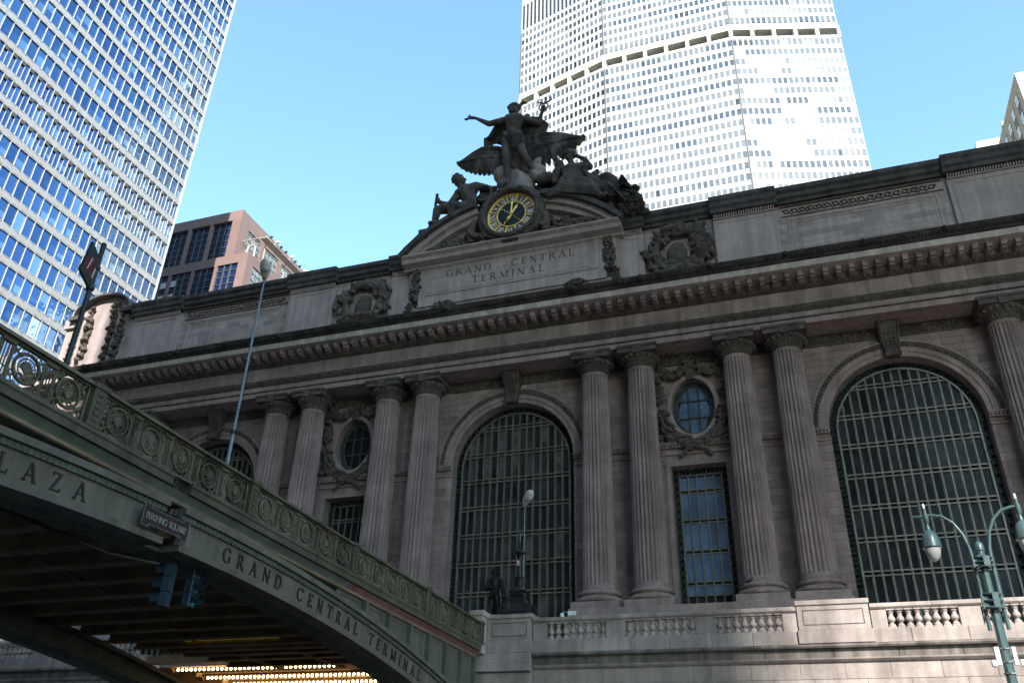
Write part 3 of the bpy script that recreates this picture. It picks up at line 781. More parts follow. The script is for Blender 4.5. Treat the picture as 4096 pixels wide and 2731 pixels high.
# rounded corner of the attic with its carved drops
b = MB()
def arc_top(x): return 28.35+1.9*sqrt(max(0, 1-((x+41.6)/3.1)**2))
P = [(-44.7, 21)] + [(-44.7+.31*i, arc_top(-44.7+.31*i)) for i in range(21)] + [(-38.5, 21)]
b.prof_y(P, -.2, 4); crn = b.build('corner_gable', LIME_ATTIC, T)
b = MB(); rs = []
for i in range(25):
    a = pi*i/24; x = -41.6-3.25*cos(a); z = 28.3+1.95*sin(a); rs.append([(x, -.9, z), (x, -.9, z+.22), (x+.001, 4.2, z+.3), (x, 4.2, z-.05)])
b.rings(rs); b.prof_x([(-.85, 28.0), (-.85, 28.4), (4, 28.4), (4, 28.0)], -45.4, -43.9); b.prof_x([(-.85, 28.0), (-.85, 28.4), (4, 28.4), (4, 28.0)], -39.3, -37.6); b.build('gable_hood', SOOT, crn)
for x0 in (-44.2, -43.0, -40.1, -39.0):
    R = random.Random(int(x0*10)); b = MB(); top = 28.2 if x0 in (-44.2, -39.0) else 29.4
    for t in range(60): b.ell((x0+R.uniform(-.35, .35), -.4+R.uniform(-.2, .15), top-R.random()**.8*6.2), (R.uniform(.1, .24), .2, R.uniform(.14, .34)), Ry(R.uniform(-1.2, 1.2)), 6, 5)
    b.build('carved_drop', CARVED, crn, 60, kind='stuff')
b = MB(); b.box(-46, -44.6, -.1, 4, 21, 27.4); b.box(-46.2, -44.55, -.4, 4, 27.4, 28.4); b.bbox(-43.9, -43.5, -.45, 0, 22.5, 28.0, .03); b.bbox(-39.7, -39.3, -.45, 0, 22.5, 28.0, .03); b.build('corner_pilaster', LIME_ATTIC, crn)
# building mass behind
b = MB(); b.box(-46, 46, 2.6, 60, ZB, 21); b.box(-46, 46, 3.2, 60, 21, 27.5); b.build('roof_mass', LIME, T)
# ------------------------------------------------------------------ Roman lettering
TH, TN = .15, .07
def _ln(a, b, w):
    ax, ay = a; bx, by = b; dx, dy = bx-ax, by-ay; L = sqrt(dx*dx+dy*dy); nx, ny = -dy/L*w/2, dx/L*w/2
    if abs(dy) > abs(dx)*.25:                              # slanted and upright stems end level
        k = w/2*L/abs(dy); return [(ax-k, ay), (bx-k, by), (bx+k, by), (ax+k, ay)]
    return [(ax+nx, ay+ny), (bx+nx, by+ny), (bx-nx, by-ny), (ax-nx, ay-ny)]
def _arc(cx, cy, rx, ry, a0, a1, wt=TH, wn=TN, n=10):
    out = []
    def p(t):
        a = radians(a0+(a1-a0)*t); w_ = wn+(wt-wn)*abs(cos(a))**1.2
        return ((cx+(rx)*cos(a), cy+ry*sin(a)), (cx+(rx-w_)*cos(a), cy+(ry-w_)*sin(a)))
    for i in range(n):
        (o0, i0), (o1, i1) = p(i/n), p((i+1)/n); out.append([o0, o1, i1, i0])
    return out
def _sf(x, y, w_=.26): return [(x-w_/2, y), (x+w_/2, y), (x+w_/2, y+.05), (x-w_/2, y+.05)]
def glyph(c):
    q = []
    stem = lambda x, w_=TH: q.extend([_ln((x, 0), (x, 1), w_), _sf(x, 0, w_+.14), _sf(x, .95, w_+.14)])
    bar = lambda x0, x1, y, w_=TN: q.append(_ln((x0, y), (x1, y), w_))
    if c == 'I': stem(.15); return q, .3
    if c in 'EFL':
        stem(.15)
        if c in 'EL': bar(.15, .6, .035); q.append(_ln((.6, 0), (.6, .22), .06))
        if c in 'EF': bar(.15, .56, .965); q.append(_ln((.56, .8), (.56, 1), .06)); bar(.15, .45, .52); q.append(_ln((.45, .42), (.45, .62), .05))
        return q, .66
    if c == 'T': stem(.42); bar(.04, .8, .965); q.extend([_ln((.05, .78), (.05, 1), .06), _ln((.79, .78), (.79, 1), .06)]); return q, .84
    if c in 'HN':
        if c == 'H': stem(.15); stem(.72); bar(.15, .72, .52); return q, .87
        stem(.13, TN); stem(.77, TN); q.append(_ln((.12, 1), (.77, 0), TH*1.05)); return q, .9
    if c == 'M': stem(.14, TN); stem(.95, TH); q.extend([_ln((.15, 1), (.53, .05), TH), _ln((.53, .05), (.92, 1), TN)]); return q, 1.1
    if c in 'AV':
        if c == 'A': q.extend([_ln((.12, 0), (.45, 1), TN), _ln((.45, 1), (.80, 0), TH), _sf(.12, 0), _sf(.8, 0, .3)]); bar(.22, .7, .34, .06); return q, .92
        q.extend([_ln((.12, 1), (.45, 0), TH), _ln((.45, 0), (.78, 1), TN), _sf(.12, .95, .28), _sf(.78, .95)]); return q, .9
    if c == 'X': q.extend([_ln((.13, 1), (.75, 0), TH), _ln((.13, 0), (.75, 1), TN), _sf(.13, .95), _sf(.75, 0), _sf(.13, 0, .2), _sf(.75, .95, .2)]); return q, .88
    if c == 'Z': bar(.08, .68, .965); bar(.06, .7, .035); q.extend([_ln((.1, 0), (.64, 1), TH), _ln((.09, .78), (.09, 1), .06), _ln((.69, 0), (.69, .22), .06)]); return q, .76
    if c in 'PR':
        stem(.15); q.extend(_arc(.36, .74, .28, .26, -90, 90)); bar(.15, .38, .965); bar(.15, .38, .51)
        if c == 'R': q.extend([_ln((.36, .5), (.74, 0), TH), _sf(.74, 0, .24)])
        return q, .82 if c == 'R' else .68
    if c == 'D': stem(.15); q.extend(_arc(.36, .5, .5, .5, -90, 90)); bar(.15, .4, .965); bar(.15, .4, .035); return q, .92
    if c in 'CGOQ':
        if c in 'OQ': q.extend(_arc(.5, .5, .46, .52, 0, 360, n=20))
        else: q.extend(_arc(.52, .5, .46, .52, 45, 315, n=16)); q.append(_ln((.84, .72), (.84, .95), .06))
        if c == 'G': q.extend([_ln((.84, .06), (.84, .44), TH), _sf(.84, .42, .28)])
        if c == 'Q': q.append(_ln((.5, .1), (.9, -.2), TH))
        return q, 1.0
    if c == 'S': q.extend(_arc(.34, .745, .27, .27, 30, 270)); q.extend(_arc(.34, .26, .29, .28, -150, 90)); q.extend([_ln((.56, .74), (.56, .97), .05), _ln((.07, .03), (.07, .26), .05)]); return q, .68
    if c == 'U': q.extend([_ln((.15, .35), (.15, 1), TH), _ln((.74, .35), (.74, 1), TN), _sf(.15, .95), _sf(.74, .95)]); q.extend(_arc(.445, .38, .37, .4, 180, 360)); return q, .9
    if c == '1': stem(.3); return q, .5
    if c == '5': bar(.1, .55, .95, .1); q.extend([_ln((.13, .55), (.13, 1), .1)]); q.extend(_arc(.3, .33, .28, .33, -140, 120, .1, .1)); return q, .65
    return q, .5
def put(b, c, o, rx, up, nrm, h, th=.03):                   # glyph as a raised solid, origin o at its lower left
    o, rx, up, nrm = Vector(o), Vector(rx), Vector(up), Vector(nrm)
    for k, q in enumerate(glyph(c)[0]):
        e = nrm*(.0015*(k % 4))
        A = [o+rx*(x*h)+up*(y*h) for x, y in q]; b.rings([A, [p+nrm*th+e for p in A]])
def text_line(txt, x0, x1, base, h, y, parent, mat, sx=1.0):
    adv = [glyph(c)[1] if c != ' ' else .75 for c in txt]; tot = sum(adv); gap = ((x1-x0)/h/sx-tot)/(len(txt)-1); x = x0
    for c, a in zip(txt, adv):
        if c != ' ':
            b = MB(); put(b, c, (x, y, base), (sx, 0, 0), (0, 0, 1), (0, -1, 0), h, .012); b.build('letter', mat, parent)
        x += (a+gap)*h*sx
INC = plain('incised_shade', (.12, .105, .095), .9, 0, .2, .2)  # letters stand proud; the shade of carved strokes is in their dark colour
text_line('GRAND  CENTRAL', -5.5, 5.4, 25.42, .66, -.87, insc, INC, 1.05)
text_line('TERMINAL', -3.15, 2.95, 24.42, .66, -.87, insc, INC, 1.05)

# ------------------------------------------------------------------ clock
CL = thing('facade_clock', 'round gilded clock with roman numerals over the inscription', 'clock', (CK[0], -1.45, CK[1]))
DIAL = plain('clock_blue_glass', (.010, .020, .030), .35, 0, .15, .8, 6, bump=.4, bscale=5)
PLATE = plain('clock_pale_blue', (.16, .24, .29), .35, 0, .5, .3, 5)
MAROON = plain('clock_maroon', (.055, .012, .022), .3, 0, .5, .3, 3)
def disc(b, r, y, n=48): b.poly([(r*cos(2*pi*i/n), y, r*sin(2*pi*i/n)) for i in range(n)])
b = MB(); disc(b, 2.12, 0); b.build('numeral_ring', PLATE, CL)
b = MB(); disc(b, 1.22, -.03); b.build('dial', DIAL, CL)
b = MB(); b.torus((0, -.05, 0), 2.03, .11, 'y', 64, 8); b.torus((0, -.05, 0), 1.24, .075, 'y', 48, 8); b.torus((0, -.04, 0), 1.9, .018, 'y', 48, 4)
for i in range(12):
    a = 2*pi*(i+.5)/12; b.tube([(sin(a)*1.24, -.05, cos(a)*1.24), (sin(a)*2.05, -.05, cos(a)*2.05)], [.075, .10], 6)
gr = b.build('gilded_frame', GOLD, CL, 60)
nums = ['XII', 'I', 'II', 'III', 'IIII', 'V', 'VI', 'VII', 'VIII', 'IX', 'X', 'XI']
for i, tx in enumerate(nums):
    a = 2*pi*i/12; ca, sa = cos(a), sin(a); cx, cz = sa*1.64, ca*1.64
    b = MB(); b.poly([(cx+ca*.30*cos(t)+sa*.36*sin(t), -.025, cz-sa*.30*cos(t)+ca*.36*sin(t)) for t in [2*pi*k/20 for k in range(20)]])
    hv = b.build('numeral_cartouche', MAROON, CL)
    adv = sum(glyph(c)[1]*.8 for c in tx); h = .5; sx = min(1, .48/(adv*h)); x = -adv*h*sx/2
    b = MB()
    for c in tx:
        put(b, c, (cx+ca*x-sa*h/2, -.03, cz-sa*x-ca*h/2), (ca*sx, 0, -sa*sx), (sa, 0, ca), (0, -1, 0), h, .012); x += glyph(c)[1]*.8*h*sx
    b.build('numeral', WHITE_P, hv)
def hand(name, ang, L, wd):
    b = MB(); s, c = sin(ang), cos(ang)
    def q(u, v): return (s*u+c*v, c*u-s*v)
    P = [(-.3, .05), (0, .09), (L*.55, wd), (L*.62, wd*2.1), (L*.72, wd), (L, 0), (L*.72, -wd), (L*.62, -wd*2.1), (L*.55, -wd), (0, -.09), (-.3, -.05)]
    b.prof_y([q(u, v) for u, v in P], -.13 if L > 1.3 else -.09, -.10 if L > 1.3 else -.06); b.build(name, GOLD, CL)
hand('hour_hand', radians(31), 1.15, .07); hand('minute_hand', radians(3), 1.75, .05)
b = MB(); b.ell((0, -.15, 0), (.12, .08, .12), None, 12, 8); b.ell((-.22, -.12, -.4), (.17, .07, .2), Ry(.5), 10, 8); b.tube([(0, -.1, 0), (-.2, -.1, -.36)], .06, 6); b.build('hub', GOLD, CL, 60)
for a in (radians(135), radians(-50), radians(215)):
    b = MB(); b.tube([(sin(a)*u+cos(a)*.05*sin(u*16), -.05, cos(a)*u-sin(a)*.05*sin(u*16)) for u in [.1+.11*k for k in range(11)]], .025, 5); b.build('sunray', GOLD, CL, 60)

# ------------------------------------------------------------------ crowning sculpture
V = Vector
# standing figure
S1 = thing('stone_statue', 'standing youth in winged hat with arm outstretched above the clock', 'statue', (0, -1.2, 32.8), 'crowning figures above the clock')
def rel(o, p): return tuple(V(p)-V(o.location))
def mk(S, name, caps, ells, vox, mat=STATUE, it=3, extra=None):
    it = 1; vox = min(vox, .075)
    o = sculpt(name, [(rel(S, a), r, rel(S, c), q) for a, r, c, q in caps], [(rel(S, e[0]),)+tuple(e[1:]) for e in ells], vox, mat, S, it, extra); return o
caps = [((.1,-1.05,41.75),.24,(.1,-1.1,41.2),.30), ((.13,-1.15,40.7),.82,(.08,-1.1,39.75),.62), ((.05,-1.1,39.6),.62,(-.05,-1.0,38.95),.68),
 ((-.45,-1.15,41.0),.40,(.8,-1.05,40.8),.40), ((-.85,-1.2,41.0),.36,(-2.2,-1.3,40.92),.26), ((-2.2,-1.3,40.92),.27,(-3.4,-1.6,41.68),.14), ((-3.4,-1.6,41.68),.15,(-3.85,-1.68,41.78),.17),
 ((-3.85,-1.68,41.8),.09,(-4.15,-1.75,42.0),.06), ((-3.9,-1.7,41.74),.08,(-4.4,-1.85,41.66),.05), ((-3.9,-1.7,41.7),.08,(-4.35,-1.8,41.5),.05), ((-3.8,-1.65,41.85),.08,(-3.95,-1.8,42.12),.05), ((-3.88,-1.7,41.72),.08,(-4.3,-1.65,41.58),.05),
 ((1.2,-1.0,40.75),.36,(2.25,-.8,40.2),.28), ((2.28,-.8,40.2),.27,(2.62,-1.0,41.1),.16), ((2.62,-1.0,41.1),.16,(2.78,-1.0,41.6),.22),
 ((-.45,-1.05,38.75),.58,(-.42,-1.4,36.5),.36), ((-.42,-1.4,36.45),.38,(-.3,-1.35,35.5),.36), ((-.3,-1.35,35.5),.36,(-.05,-1.6,33.75),.19), ((-.05,-1.6,33.6),.2,(-.12,-2.05,33.0),.2),
 ((.45,-1.0,38.6),.58,(1.2,-1.55,36.3),.37), ((1.2,-1.55,36.25),.36,(1.6,-1.1,35.5),.32), ((1.6,-1.1,35.5),.32,(2.05,-.65,34.6),.18), ((2.1,-.65,34.5),.18,(2.65,-1.0,33.8),.17)]
ells = [((.03,-1.2,42.1),(.47,.56,.62)), ((-.05,-1.62,42.0),(.1,.14,.16)), ((.0,-1.5,41.72),(.22,.2,.16)), ((-.25,-1.45,40.95),(.5,.32,.42)), ((.55,-1.4,40.85),(.48,.32,.42)), ((.05,-1.35,39.6),(.5,.35,.5)), ((.0,-.7,38.9),(.75,.4,.6))]
mk(S1, 'figure', caps, ells, .085, STATUE_L)
hat = [((.1,-1.0,42.5),(.56,.62,.36)), ((.06,-1.1,42.42),(.68,.78,.11), Rx(.3))]
mk(S1, 'winged_hat', [((.5,-.9,42.6),.14,(.75,-.8,43.1),.2), ((.75,-.8,43.1),.18,(1.15,-.75,42.95),.08)], hat, .08)
def drape(b):
    o = V(S1.location)
    R = random.Random(4)
    # waist cloth and cloak as many folds
    for i in range(9):
        t = i/8; b.tube([V((-.75+1.5*t, -1.55+.25*abs(t-.5), 39.3-.25*t))-o, V((-.2+1.1*t, -1.75+.2*abs(t-.5), 38.5))-o, V((.0+.9*t, -1.6, 37.3-.5*t))-o], [.2, .24, .12], 7)
    for i in range(5): b.tube([V((-.1+.25*i, -1.5, 38.7))-o, V((.0+.28*i, -1.35, 37.2))-o, V((.15+.3*i, -1.0, 35.4-.2*i))-o], [.2, .26, .2], 7)
    for i in range(6): b.tube([V((-.8, -1.3+.1*i, 39.35-.13*i))-o, V((.1, -1.85, 39.25-.16*i))-o, V((.85, -1.45+.1*i, 38.9-.16*i))-o], .15, 7)
    for i in range(7): b.tube([V((.75+.1*i, -.9, 38.9))-o, V((.75+.12*i, -.6, 37.5))-o, V((.6+.2*i, -.4, 35.8-.1*i))-o], [.16, .2, .1], 7)
    for i in range(12):
        t = i/11
        b.tube([V((-1.5+2.6*t, -.5, 41.9-.2*t+.2*sin(t*7)))-o, V((-1.9+3.2*t, -.25, 40.4))-o, V((-2.7+3.9*t, -.25, 39.2+.35*sin(t*9)-.3*t))-o], [.22, .3, .2], 7)
    for i in range(8):
        t = i/7; b.tube([V((1.2+.9*t, -.5, 41.4-.3*t))-o, V((1.9+.9*t, -.3, 40.5-.2*t))-o, V((1.3+1.2*t, -.2, 39.1))-o], [.2, .3, .24], 7)
    b.tube([V((-1.0,-.6,41.5))-o, V((-1.7,-.7,40.8))-o, V((-2.3,-.6,39.8))-o, V((-2.75,-.55,39.9))-o, V((-2.7,-.5,39.0))-o, V((-1.6,-.5,38.6))-o], [.25,.3,.3,.22,.25,.2], 8)
mk(S1, 'cloak', [], [((-.2,-.2,40.6),(1.5,.3,1.3)), ((1.7,-.2,40.1),(1.0,.3,1.0))], .085, it=2, extra=drape)
b = MB(); o = V(S1.location)
b.tube([V((2.5,-1.0,40.3))-o, V((2.98,-1.0,42.75))-o], .06, 6); b.torus(V((2.8,-1.05,41.75))-o, .42, .07, 'y', 16, 6); b.ell(V((2.98,-1,42.8))-o, .12, None, 8, 6)
for s in (-1, 1): b.tube([V((2.92,-1.05,42.1))-o, V((2.92+s*.35,-1.05,42.25))-o, V((2.92+s*.62,-1.05,42.42))-o, V((2.92+s*.6,-1.05,42.7))-o, V((2.92+s*.4,-1.05,42.72))-o], [.07,.08,.07,.05,.04], 6)
b.ell(V((2.78,-1.05,41.7))-o, (.22,.22,.26), None, 8, 6); b.build('winged_staff', STATUE, S1, 60)
# rock and eagle wings behind
def rocks(b):
    o = V(S1.location); R = random.Random(9)
    for i in range(22): b.ell(V((R.uniform(-1.0, 2.2), R.uniform(-.6, .8), R.uniform(32.6, 36)))-o, (R.uniform(.4, .8), R.uniform(.5, .8), R.uniform(.4, .9)), Ry(R.uniform(-1, 1)), 9, 7)
mk(S1, 'rock_support', [((.6,-.1,33),1.4,(.4,.1,37.8),.9)], [((-1.0,-.6,35.3),(.8,.7,.9))], .12, stone('rock_stone', (.30,.275,.25), .3, 1.2, .3, .3, .05, stain=(.1,.09,.085), stain_amt=.5), 2, rocks)
def wing(name, top, bot, th):
    # rows of overlapping feathers between the leading edge and the trailing tips
    w_ = thing(name, None, None); w_.parent = S1; w_.location = (0, 0, 0)
    o = V(S1.location)
    def at(pts, t):
        k = t*(len(pts)-1); i = min(int(k), len(pts)-2); f = k-i
        return V(pts[i])*(1-f)+V(pts[i+1])*f
    n = 11
    for i in range(n):
        t = i/(n-1); p, q = at(top, t), at(bot, t)
        b = MB(); d = q-p
        u = V((d.z, 0, -d.x)).normalized()
        wd = .36
        rs = []
        for k in range(8):
            f = k/7; c = p+d*f+V((0, -.25*sin(pi*f)+.02*(i % 2), 0)); ww = wd*(.9+.25*sin(pi*min(1, f*1.2)))*(1 if f < .8 else .95 if f < .9 else .5)
            rs.append([c+u*ww-o+V((0, .03, 0)), c-V((0, .09*(1-f)+.05, 0))-o, c-u*ww-o+V((0, -.02, 0)), c+V((0, .1, 0))-o])
        b.rings(rs); b.build('feather', STATUE, w_, 50)
    b = MB()
    for i in range(40):
        t = i/39; p, q = at(top, t), at(bot, t); d = q-p
        for f, L in ((.06, .3), (.22, .3), (.36, .28)): b.ell(p+d*f+V((0, -.22-.12*sin(pi*f), 0))-o, (.17, .09, L*d.length*.33), Ry(atan2(d.x, d.z)), 6, 5)
    b.tube([at(top, k/10)+V((0, -.12, 0))-o for k in range(11)], [.3, .32, .32, .3, .28, .26, .24, .2, .16, .12, .08], 8)
    b.build('covert_feathers', STATUE, w_, 60, kind='stuff')
wing('wing', [(-.9,-.5,37.9),(-1.6,-.55,38.35),(-2.9,-.7,38.5),(-4.0,-.9,37.85),(-4.7,-1.0,37.25)], [(-1.0,-.6,35.85),(-1.76,-.7,35.45),(-2.55,-.8,35.5),(-3.35,-.9,35.75),(-4.1,-1.0,36.15),(-4.95,-1.0,36.95)], .2)
wing('wing', [(1.0,-.3,38.2),(1.5,-.3,38.85),(2.75,-.4,38.95),(4.5,-.6,38.35),(5.9,-.8,37.4)], [(1.4,-.4,36.0),(2.2,-.5,35.35),(3.3,-.7,35.35),(4.5,-.8,35.6),(5.6,-.9,36.2),(6.4,-.9,37.0)], .2)
# seated bearded man
S2 = thing('stone_statue', 'seated bearded muscular man looking up, left of the clock', 'statue', (-4.6, -1.0, 31.2), 'crowning figures above the clock')
caps = [((-4.75,-1.0,34.9),.34,(-4.45,-1.0,34.3),.42), ((-4.1,-1.0,33.9),.78,(-3.65,-.9,32.7),.64), ((-3.65,-.9,32.6),.66,(-3.75,-.85,32.1),.74), ((-4.75,-1.05,33.75),.5,(-3.5,-.85,34.3),.5),
 ((-4.85,-1.1,33.55),.40,(-5.4,-1.3,32.55),.30), ((-5.45,-1.3,32.5),.29,(-6.35,-1.6,32.85),.18), ((-6.35,-1.6,32.85),.2,(-6.45,-1.62,33.15),.22), ((-3.35,-.8,34.5),.40,(-2.3,-.8,34.05),.31), ((-2.3,-.8,34.05),.28,(-1.6,-.85,33.75),.2),
 ((-4.0,-.95,32.15),.62,(-6.4,-1.5,32.1),.40), ((-6.45,-1.5,32.05),.40,(-6.6,-1.5,30.9),.28), ((-6.6,-1.5,30.75),.22,(-6.85,-1.9,30.5),.2), ((-4.0,-1.0,32.1),.6,(-5.0,-1.85,31.9),.42), ((-5.0,-1.85,31.85),.4,(-4.95,-1.9,30.9),.28)]
ells = [((-4.85,-1.0,35.3),(.5,.55,.62)), ((-4.42,-1.15,35.1),(.24,.28,.34)), ((-4.35,-1.2,34.82),(.22,.25,.24)), ((-4.22,-1.1,35.2),(.14,.12,.12)), ((-4.35,-1.4,33.75),(.45,.3,.36)), ((-3.7,-1.35,33.95),(.45,.3,.36)), ((-3.9,-.6,31.4),(1.2,.8,.7)), ((-6.5,-1.2,30.6),(.8,.6,.3))]
R = random.Random(5)
for i in range(26): a, q = R.uniform(0, 6.28), R.uniform(-.3, 1.0); ells.append(((-5.0+.5*cos(a)*sqrt(1-q*q*.8), -1.0+.5*sin(a)*sqrt(1-q*q*.8), 35.35+.58*q), (.13,.13,.13)))
mk(S2, 'figure', caps, ells, .085, STATUE_L)
b = MB(); o = V(S2.location); b.tube([V((-6.6,-1.65,32.4))-o, V((-6.52,-1.62,33.7))-o], [.12, .14], 8); b.build('hammer_handle', STATUE, S2, 60)
def anv(b):
    o = V(S2.location); b.box(*(-7.9+4.6, -6.9+4.6, -1.9+1, -1.1+1, 29.75-31.2, 30.05-31.2)); b.box(-7.7+4.6, -7.1+4.6, -1.7+1, -1.3+1, 29.2-31.2, 29.8-31.2)
    for i in range(12): b.ell((-7.6+4.6-i*.13, -.6, 29.6-31.2-i*.12), (.3, .4, .22), Ry(.4), 8, 5)
mk(S2, 'anvil_and_wheel', [], [((-3.0,-.3,33.3),(.5,.4,.5)), ((-2.6,-.5,33.2),(.5,.4,.6))], .1, extra=anv)
b = MB(); b.torus(V((-2.5,-1.0,33.3))-o, .75, .14, 'y', 20, 7); b.build('cog_wheel', STATUE, S2, 60)
# seated draped woman with globe and books
S3 = thing('stone_statue', 'seated helmeted woman in draped robe leaning on her hand, right of the clock', 'statue', (5.5, -1.0, 31.2), 'crowning figures above the clock')
caps = [((5.2,-1.0,35.0),.26,(5.3,-1.0,34.5),.3), ((5.3,-1.0,33.9),.7,(5.4,-.85,32.8),.66), ((4.5,-1.0,34.1),.42,(6.2,-.9,34.15),.42), ((6.2,-.9,34.15),.36,(6.85,-1.0,33.9),.3), ((6.8,-1.0,33.95),.27,(6.5,-1.05,34.7),.22), ((6.5,-1.05,34.7),.22,(5.85,-1.05,35.25),.16), ((5.85,-1.05,35.25),.2,(5.65,-1.1,35.35),.18),
 ((4.35,-1.0,34.0),.36,(3.9,-1.1,33.2),.3), ((3.9,-1.1,33.2),.28,(3.95,-1.4,32.6),.2), ((5.3,-.9,32.5),.72,(5.0,-1.8,32.35),.5), ((5.0,-1.8,32.3),.5,(4.3,-1.85,31.1),.4), ((5.5,-.9,32.5),.72,(6.8,-1.75,31.55),.5), ((6.8,-1.75,31.55),.5,(7.7,-1.9,30.1),.36), ((7.7,-1.9,29.95),.2,(8.2,-2.1,29.75),.16)]
ells = [((5.12,-1.05,35.4),(.38,.45,.5)), ((4.98,-1.42,35.3),(.1,.12,.14)), ((5.1,-1.3,35.05),(.2,.2,.14)), ((5.2,-.95,35.75),(.56,.6,.38)), ((5.1,-1.0,35.58),(.62,.66,.12)), ((4.1,-.6,35.1),(.45,.45,.5)), ((4.2,-.6,34.2),(.7,.5,.8)), ((5.6,-.6,31.6),(1.9,.8,.9)), ((3.0,-.7,33.9),(.8,.6,.5)), ((2.6,-.9,33.6),(.5,.5,.4))]
def robe(b):
    o = V(S3.location); R = random.Random(6)
    for c, r in (((7.3,.2,32.8),(.8,.5,.8)), ((6.6,.3,31.4),(1.6,.8,1.2)), ((3.4,.2,32.4),(.9,.6,1.1)), ((7.8,.0,31.2),(1.1,.7,.8))): b.ell(V(c)-o, r, None, 10, 7)
    for k in range(16): b.ell(V((7.2+R.uniform(-.5,.9),-.1+R.uniform(-.3,.2),32.3+R.uniform(-.8,.9)))-o, (R.uniform(.2,.4),.35,R.uniform(.3,.6)), Ry(R.uniform(-1,1)), 8, 6)
    for i in range(10):
        t = i/9; b.tube([V((4.6+1.6*t, -1.5-.15*sin(pi*t), 34.0))-o, V((4.8+1.2*t, -1.55, 33.2))-o, V((4.7+1.5*t, -1.6, 32.6))-o], [.1, .15, .12], 6)
    for i in range(12):
        t = i/11; b.tube([V((4.9+1.9*t, -2.0, 32.3-.7*t))-o, V((4.7+2.6*t, -2.15, 31.6-.9*t))-o, V((4.2+3.5*t, -2.1, 31.0-1.15*t))-o], [.18, .2, .12], 6)
    for i in range(9): b.tube([V((6.2, -.9, 33.9-.1*i))-o, V((6.9+.15*i, -1.1, 32.6-.1*i))-o, V((7.4+.2*i, -1.3, 31.4-.15*i))-o], [.22, .3, .2], 6)
    for i in range(6): b.tube([V((4.6,-2.1,31.6-.12*i))-o, V((3.7,-1.9,31.4-.1*i))-o, V((3.2-.1*i,-1.5,32.0-.1*i))-o], [.16,.2,.12], 6)
mk(S3, 'figure', caps, ells, .085, STATUE_L, extra=robe)
b = MB(); o = V(S3.location); b.ell(V((8.1,-.6,32.2))-o, .88, None, 18, 12); b.torus(V((8.1,-.6,32.2))-o, .89, .06, 'y', 24, 5); b.build('globe', STATUE, S3, 60)
b = MB()
for x, z, a, w_ in ((8.6,30.5,.2,.9), (8.7,30.85,.1,.8), (9.5,30.9,.5,1.2), (9.9,30.6,.7,1.0), (9.2,30.2,.3,1.2)):
    R3 = Ry(a); c = V((x,-.9,z))-o; hw, hd, hh = w_*.7, .5, .17
    v = [c+R3@V((sx*hw, sy*hd, sz*hh)) for sz in (-1, 1) for sx, sy in ((-1,-1),(1,-1),(1,1),(-1,1))]; b.rings([v[:4], v[4:]])
b.build('books', STATUE, S3)
b = MB(); b.tube([V((8.6,-1.1,31.2))-o, V((9.3,-1.1,31.5))-o, V((9.7,-1.1,31.75))-o], [.1,.3,.55], 12); b.tube([V((8.4,-1.6,31.4))-o, V((9.8,-1.6,29.2))-o], .12, 7); b.build('horn', STATUE, S3, 60)
b = MB(); R = random.Random(8)
for t in range(70):
    a = R.uniform(0, 6.28); b.ell(V((10.1+.75*cos(a)+R.uniform(-.2,.2), -1.1+R.uniform(-.2,.2), 28.95+.55*sin(a)+R.uniform(-.2,.2)))-o, (R.uniform(.15,.3),.25,R.uniform(.15,.32)), Ry(R.uniform(-1,1)), 7, 5)
for t in range(60): b.ell(V((9.2+R.uniform(-.9,1.5), -.7+R.uniform(-.3,.3), 30.0+R.uniform(-1.3,1.3)))-o, (R.uniform(.25,.5),.4,R.uniform(.25,.5)), Ry(R.uniform(-1,1)), 7, 5)
for t in range(20): b.ell(V((11.0+R.uniform(-.4,.3), -.9, 28.45+R.uniform(-.25,.3)))-o, (.3,.25,.2), None, 7, 5)
b.build('wreath', STATUE, S3, 60, kind='stuff')
def bank(b):
    o = V(S3.location); R = random.Random(31)
    for c, r in (((3.3,.35,34.2),(.9,.5,1.0)), ((6.5,.3,33.3),(1.0,.5,1.0)), ((8.7,.2,31.6),(1.2,.6,1.0)), ((2.3,.3,33.4),(.9,.5,.9))):
        b.ell(V(c)-o, r, None, 10, 7)
        for k in range(9): b.ell(V(c)-o+V((R.uniform(-.8,.8), R.uniform(-.5,-.1), R.uniform(-.7,.8))), (R.uniform(.2,.4), .3, R.uniform(.2,.45)), Ry(R.uniform(-1,1)), 8, 6)
mk(S3, 'rock_bank', [], [((6.0,.3,31.4),(2.0,.6,.9))], .09, STATUE, extra=bank)
def bank2(b):
    o = V(S2.location); R = random.Random(32)
    for c, r in (((-2.4,.3,34.0),(.8,.5,1.1)), ((-3.2,.3,32.2),(1.4,.6,.9)), ((-5.4,.2,31.2),(1.2,.5,.6))):
        b.ell(V(c)-o, r, None, 10, 7)
        for k in range(7): b.ell(V(c)-o+V((R.uniform(-.7,.7), R.uniform(-.5,-.1), R.uniform(-.6,.7))), (R.uniform(.2,.4), .3, R.uniform(.2,.4)), Ry(R.uniform(-1,1)), 8, 6)
mk(S2, 'rock_bank', [], [((-4.4,.3,31.2),(1.6,.5,.6))], .09, STATUE, extra=bank2)
# mirrored small ornaments running down the left haunch of the pediment
b = MB(); R = random.Random(18)
for t in range(60):
    u = R.random(); x = -7.2-2.4*u; a = math.asin(x/RC); b.ell((x, -.9+R.uniform(-.3,.3), ZC+RC*cos(a)+.12+R.uniform(0,.25)), (.3,.3,.2), Ry(R.uniform(-.5,.5)), 7, 5)
b.build('haunch_carving', SOOT, pedi, 60, kind='stuff')
